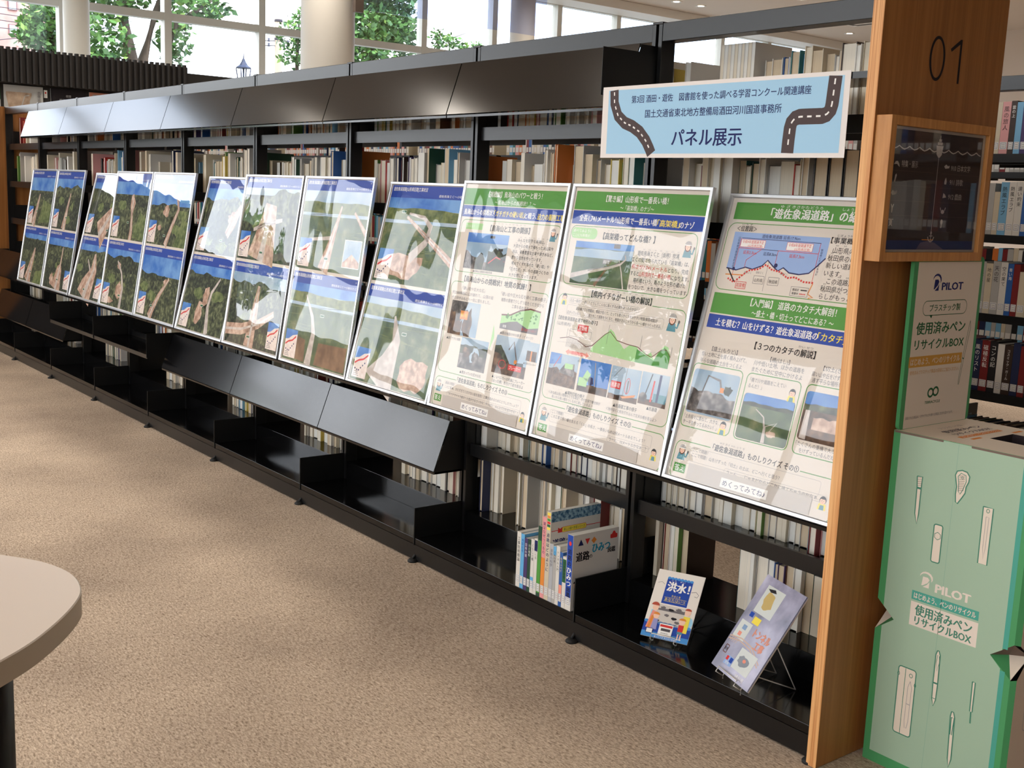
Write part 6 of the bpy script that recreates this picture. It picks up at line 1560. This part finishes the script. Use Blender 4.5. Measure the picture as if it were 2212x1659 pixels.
def wallposter(name, y0, y1, z0, z1, label, draw, t=.012):
    o = thing(name, (-9.55, (y0 + y1) / 2, z0), label, 'poster'); a = MB(); a.box(-9.559, -9.559 + t, y0, y1, z0, z1, CRM)
    A = Art(a, (-9.559 + t + .0008, y0, z0), (0, 1, 0), (0, 0, 1), step=.0008); draw(A, (y1 - y0) * 100, (z1 - z0) * 100); a.build('sheet', o)
wallposter('temple_poster', .575, .915, 1.70, 2.152, 'grey poster of an old stone building under the ribbed canopy', lambda A, w, h: (A.rect(0, 0, w, h, CRM, 1), A.poly([(3, 0), (4, h * .55), (1.5, h * .82), (2, h - 6), (24, h - 6), (24, h * .82), (22, h * .7), (24, 0)], STN, 2), A.line([(15, 0), (15, h * .6), (18, h * .8), (22, h * .82)], .8, CRM, 3), A.vtext('古寺巡礼写真', 30.5, h - 4, INKG, 3, 3)))
wallposter('green_poster', .18, .545, 1.70, 2.158, 'poster with a green head beside the stone building poster', lambda A, w, h: (A.rect(0, h - 14, w, h, INKDG, 1), A.rect(0, 0, w, h - 14, CRM, 1), A.rect(0, 3, w, 20, STN, 2)))
wallposter('small_notice', .925, .955, 2.06, 2.13, 'tiny white notice with red mark right of the stone building poster', lambda A, w, h: (A.rect(0, 0, w, h, INKW, 1), A.ell(w / 2, h * .65, .7, .9, INKR, 2, 10)), .006)
wallposter('light_up_poster', .985, 1.30, 1.70, 2.15, 'black night light-up event poster with cream lettering under the canopy', lambda A, w, h: (A.rect(0, 0, w, h, INK, 1), A.text('夜間', w * .5, h - 6, CRM, h=2.2, al='C', l=2), A.text('明泉山夜景陽', w * .5, h - 10, CRM, w=16, h=2.4, al='C', l=2), A.text('ライトアップ', w * .5, h - 15, INKY, w=24, h=4.4, al='C', l=2, bold=.03), A.text('点灯', 3, h - 20, CRM, h=2.4, l=2)))
wallposter('pink_framed_notice', 1.335, 2.0, 1.70, 2.145, 'dark notice with a salmon pink border under the canopy end', lambda A, w, h: (A.rect(0, 0, w, h, mat('salmon', (200, 130, 104), .6), 1), A.rect(1.8, 0, w - 1.8, h - 3.4, mat('notice_dark', (70, 36, 28), .6), 2), A.rect(3, h - 3, w - 20, h - 2, INKL, 3)))

# ------------------------------------------------------------------ outdoors
gr = MB(); gr.box(-420, XL - .4, -200, 320, -.4, -.25, noise_mat('outdoor_ground', [(.4, (120, 122, 112)), (.6, (150, 150, 140))], .6, rough=.9)); gr.box(XL - .4, 60, -200, YF - .4, -.4, -.25, MATS['outdoor_ground'])
struct(gr, 'ground', 'pale paved ground outside the windows', 'ground')
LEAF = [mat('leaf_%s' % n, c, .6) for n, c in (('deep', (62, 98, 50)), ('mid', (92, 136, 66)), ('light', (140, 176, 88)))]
BARK = noise_mat('bark', [(.35, (70, 60, 50)), (.65, (112, 98, 84))], 6, (1, 1, .3), rough=.9)


def tree(name, label, trunks, clumps, leaf, count, seed):
    """trunks: lists of (x,y,z,r); clumps: (x,y,z,rx,ry,rz)"""
    b0 = trunks[0][0]; o = thing(name, (b0[0], b0[1], -.25), label, 'tree', 'trees outside the windows')
    for t in trunks:
        a = MB(); a.tube([q[:3] for q in t], [q[3] for q in t], BARK, 10); a.build('trunk', o)
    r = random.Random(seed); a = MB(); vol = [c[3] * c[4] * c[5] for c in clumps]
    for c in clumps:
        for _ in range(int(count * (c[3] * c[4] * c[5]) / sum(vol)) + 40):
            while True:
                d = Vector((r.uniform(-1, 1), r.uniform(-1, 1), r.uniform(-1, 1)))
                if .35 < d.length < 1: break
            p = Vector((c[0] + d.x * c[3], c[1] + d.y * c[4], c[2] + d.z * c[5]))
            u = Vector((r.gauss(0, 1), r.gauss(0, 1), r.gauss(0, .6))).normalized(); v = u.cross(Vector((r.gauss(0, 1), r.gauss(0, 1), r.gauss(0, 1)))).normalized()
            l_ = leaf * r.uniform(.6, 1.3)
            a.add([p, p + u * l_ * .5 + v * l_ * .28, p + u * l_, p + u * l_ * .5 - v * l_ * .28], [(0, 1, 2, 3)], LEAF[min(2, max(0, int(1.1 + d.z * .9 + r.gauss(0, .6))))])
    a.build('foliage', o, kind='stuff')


tree('street_tree', 'leafy tree with several trunks behind the slim white column and window', [[(-21, 5.9, -.3, .16), (-21, 5.86, 3.6, .12), (-21, 5.7, 4.3, .1), (-21, 5.5, 6.5, .06)], [(-21.2, 6.3, -.3, .14), (-21.2, 6.14, 3.7, .1), (-21.2, 6.4, 4.6, .07), (-21, 7.0, 6.2, .05)], [(-20.8, 6.4, -.3, .13), (-20.8, 6.42, 3.6, .09), (-20.9, 6.7, 4.4, .06), (-20.9, 7.5, 5.0, .03)]],
     [(-21, 5.2, 3.9, .8, .55, .75), (-21, 5.5, 5.0, .9, .7, .7), (-21, 6.2, 5.5, .9, .9, .6), (-21, 6.7, 4.15, .6, .32, .55), (-21, 7.0, 4.75, .7, .6, .32), (-21, 7.45, 4.8, .5, .4, .2), (-21, 5.0, 3.4, .6, .4, .5), (-21, 6.8, 6.2, 1.2, 1.2, .7)], .17, 5200, 3)
tree('street_tree', 'small bright tree in front of the brick building at the far left window', [[(-23, 4.9, -.3, .12), (-23, 4.95, 3.6, .07), (-23, 4.9, 4.4, .04)]],
     [(-23, 4.78, 4.45, .5, .42, .5), (-23, 4.55, 4.15, .5, .3, .32), (-23, 4.95, 3.9, .4, .3, .4)], .15, 1300, 5)
tree('street_tree', 'loose young tree between the utility pole and the thick column', [[(-21, 9.4, -.3, .06), (-21, 9.4, 4.0, .04), (-21, 9.45, 5.0, .015)]],
     [(-21, 9.25, 4.5, .5, .25, .35), (-21, 9.5, 4.7, .5, .28, .4), (-21, 9.6, 4.1, .5, .3, .5), (-21, 9.2, 4.05, .3, .2, .2)], .12, 520, 7)
tree('street_tree', 'dense round green tree right of the thick column', [[(-21, 11.2, -.3, .16), (-21, 11.2, 4.2, .1), (-21, 11.3, 5.2, .05)]],
     [(-21, 11.1, 4.9, .9, .9, .55), (-21, 11.0, 4.35, .8, .7, .5), (-21, 11.9, 5.0, .7, .55, .45), (-21, 11.3, 5.6, .9, 1.0, .5), (-21, 12.2, 4.5, .5, .3, .25)], .17, 4000, 9)
tree('arching_shrub', 'thin arching sprays beside the dense round tree', [[(-20.5, 12.6, -.3, .03), (-20.5, 12.7, 4.2, .02), (-20.5, 13.0, 4.8, .012), (-20.5, 13.5, 5.0, .006)], [(-20.5, 12.7, -.3, .03), (-20.5, 12.9, 4.0, .018), (-20.5, 13.4, 4.55, .01), (-20.5, 13.8, 4.7, .005)], [(-20.5, 12.5, -.3, .03), (-20.5, 12.55, 4.2, .02), (-20.5, 12.75, 5.0, .008)]],
     [(-20.5, 13.0, 4.75, .2, .3, .16), (-20.5, 13.45, 4.6, .2, .3, .09), (-20.5, 12.65, 4.75, .2, .14, .3), (-20.5, 13.75, 4.7, .2, .12, .07)], .11, 260, 11)
tree('street_tree', 'broad green tree reflected in the film of the sixth poster', [[(-24, -8.6, -.3, .2), (-24, -8.6, 2.4, .15), (-24, -8.4, 3.6, .07)]],
     [(-24, -8.6, 2.9, 1.4, 1.3, .9), (-24, -9.5, 2.4, 1.0, 1.0, .7), (-24, -7.7, 2.5, .9, .8, .7)], .26, 2200, 13)
tree('street_tree', 'broad green tree outside the street windows', [[(-17, -16, -.3, .2), (-17, -16, 3.0, .15), (-17, -15.8, 5.0, .07)]],
     [(-17, -16, 4.4, 1.7, 1.6, 1.2), (-18, -16, 3.4, 1.0, 1.0, .7)], .3, 1500, 15)

# brick building
bd = thing('brick_building', (-225, 45, -.25), 'pink brick building with small white windows beyond the wires, far left', 'building')
BRK = noise_mat('brick_wall', [(.4, (186, 140, 128)), (.6, (204, 162, 150))], .35, (1, 1, 1), rough=.9)
a = MB(); a.box(-245, -220, 20, 67.5, -.25, 60, BRK); a.build('wall', bd)
for iz in range(6):
    for iy in range(6):
        y0, z0 = 55.05 - 3.75 * (iy - 2), 30.3 + 4.13 * (iz - 3)
        if y0 > 64: continue
        w_ = MB(); w_.box(-219.98, -219.8, y0 - .16, y0 + 1.38, z0 - .16, z0 + 1.55, mat('window_surround', (128, 92, 92), .6)); wo = w_.build('window', bd)
        w_ = MB(); w_.box(-219.79, -219.74, y0, y0 + 1.2, z0, z0 + 1.4, mat('blind_white', (226, 234, 240), .5)); w_.build('pane', wo)
for iz in range(4):
    for iy in range(2):
        w_ = MB(); w_.box(-219.95, -219.6, 56.2 + 2.2 * iy, 56.5 + 2.2 * iy, 28.2 - 4.13 * (iz - 1), 28.5 - 4.13 * (iz - 1), mat('vent_cap', (236, 226, 200), .5)); w_.build('vent_cap', bd)
WIR = mat('wire_dark', (70, 66, 72), .7)
for i, (za, zb) in enumerate(((9.47, 9.49), (9.16, 9.10), (8.85, 8.80), (8.48, 8.52), (7.9, 8.45))):
    a = MB(); pts = [(-60, 13.2 + (q - 1) * 1.6, za + (zb - za) * (q - 1) / 1.6 - .03 * math.sin(q)) for q in range(-4, 6)]
    a.tube(pts, .022, WIR, 6, False); a.build('power_line', label='dark overhead power line across the brick building, %s from the top' % ordinal(i), cat='wire', group='overhead wires')
a = MB(); a.tube([(-40, -5, 4.6), (-40, 14, 4.72), (-40, 40, 5.4)], .02, WIR, 6, False); a.build('power_line', label='faint overhead wire crossing behind the street lamp', cat='wire', group='overhead wires')
# utility pole
up = thing('utility_pole', (-24, 10.45, -.25), 'pale concrete utility pole with cross arms, left of the thick column', 'pole')
a = MB(); a.lathe((-24, 10.45), [(.10, -.25), (.082, 7.5), (0, 7.5)], mat('pole_concrete', (176, 158, 138), .8), 20); a.build('shaft', up)
for z in (4.74, 4.63):
    a = MB(); a.tube([(-24, 9.9, z - .05), (-24, 10.75, z + .02)], .012, WIR, 6); ao = a.build('cross_arm', up)
    for y in (9.92, 10.2, 10.7):
        a = MB(); a.lathe((-24, y), [(0, z - .05), (.035, z - .04), (.02, z), (.035, z + .03), (0, z + .05)], mat('insulator', (96, 98, 116), .4), 10); a.build('insulator', ao)
for z in (5.2, 4.78):
    a = MB(); a.lathe((-24, 10.45), [(.09, z - .03), (.1, z - .02), (.1, z + .02), (.09, z + .03)], WIR, 20); a.build('band', up)
# street lamp
sl = thing('street_lamp', (-20, 7.714, -.25), 'dark lantern street lamp with a pointed roof outside the window', 'street lamp')
LM = mat('lamp_iron', (58, 64, 82), .5); c = (-20, 7.714)
a = MB(); a.lathe(c, [(0, 3.93), (.008, 3.88), (.012, 3.80), (.03, 3.77), (.045, 3.73), (.09, 3.66), (.158, 3.615), (.155, 3.60), (0, 3.60)], LM, 8, False); a.build('roof', sl)
for k in range(4):
    t = math.pi / 4 + k * math.pi / 2; a = MB(); a.tube([(c[0] + .15 * math.cos(t), c[1] + .15 * math.sin(t), 3.6), (c[0] + .105 * math.cos(t), c[1] + .105 * math.sin(t), 3.3)], .012, LM, 6); a.build('corner_bar', sl)
a = MB(); a.tube([(c[0], c[1], 3.6), (c[0], c[1], 3.3)], .018, LM, 8); a.build('lamp_holder', sl)
a = MB(); a.lathe(c, [(.11, 3.3), (.12, 3.28), (.05, 3.22), (.04, 2.6), (.05, .3), (.09, -.25)], LM, 12); a.build('post', sl)
# tidy up: the glyph maker is not part of the scene
bpy.data.objects.remove(_fo)
bpy.data.curves.remove(_fc)
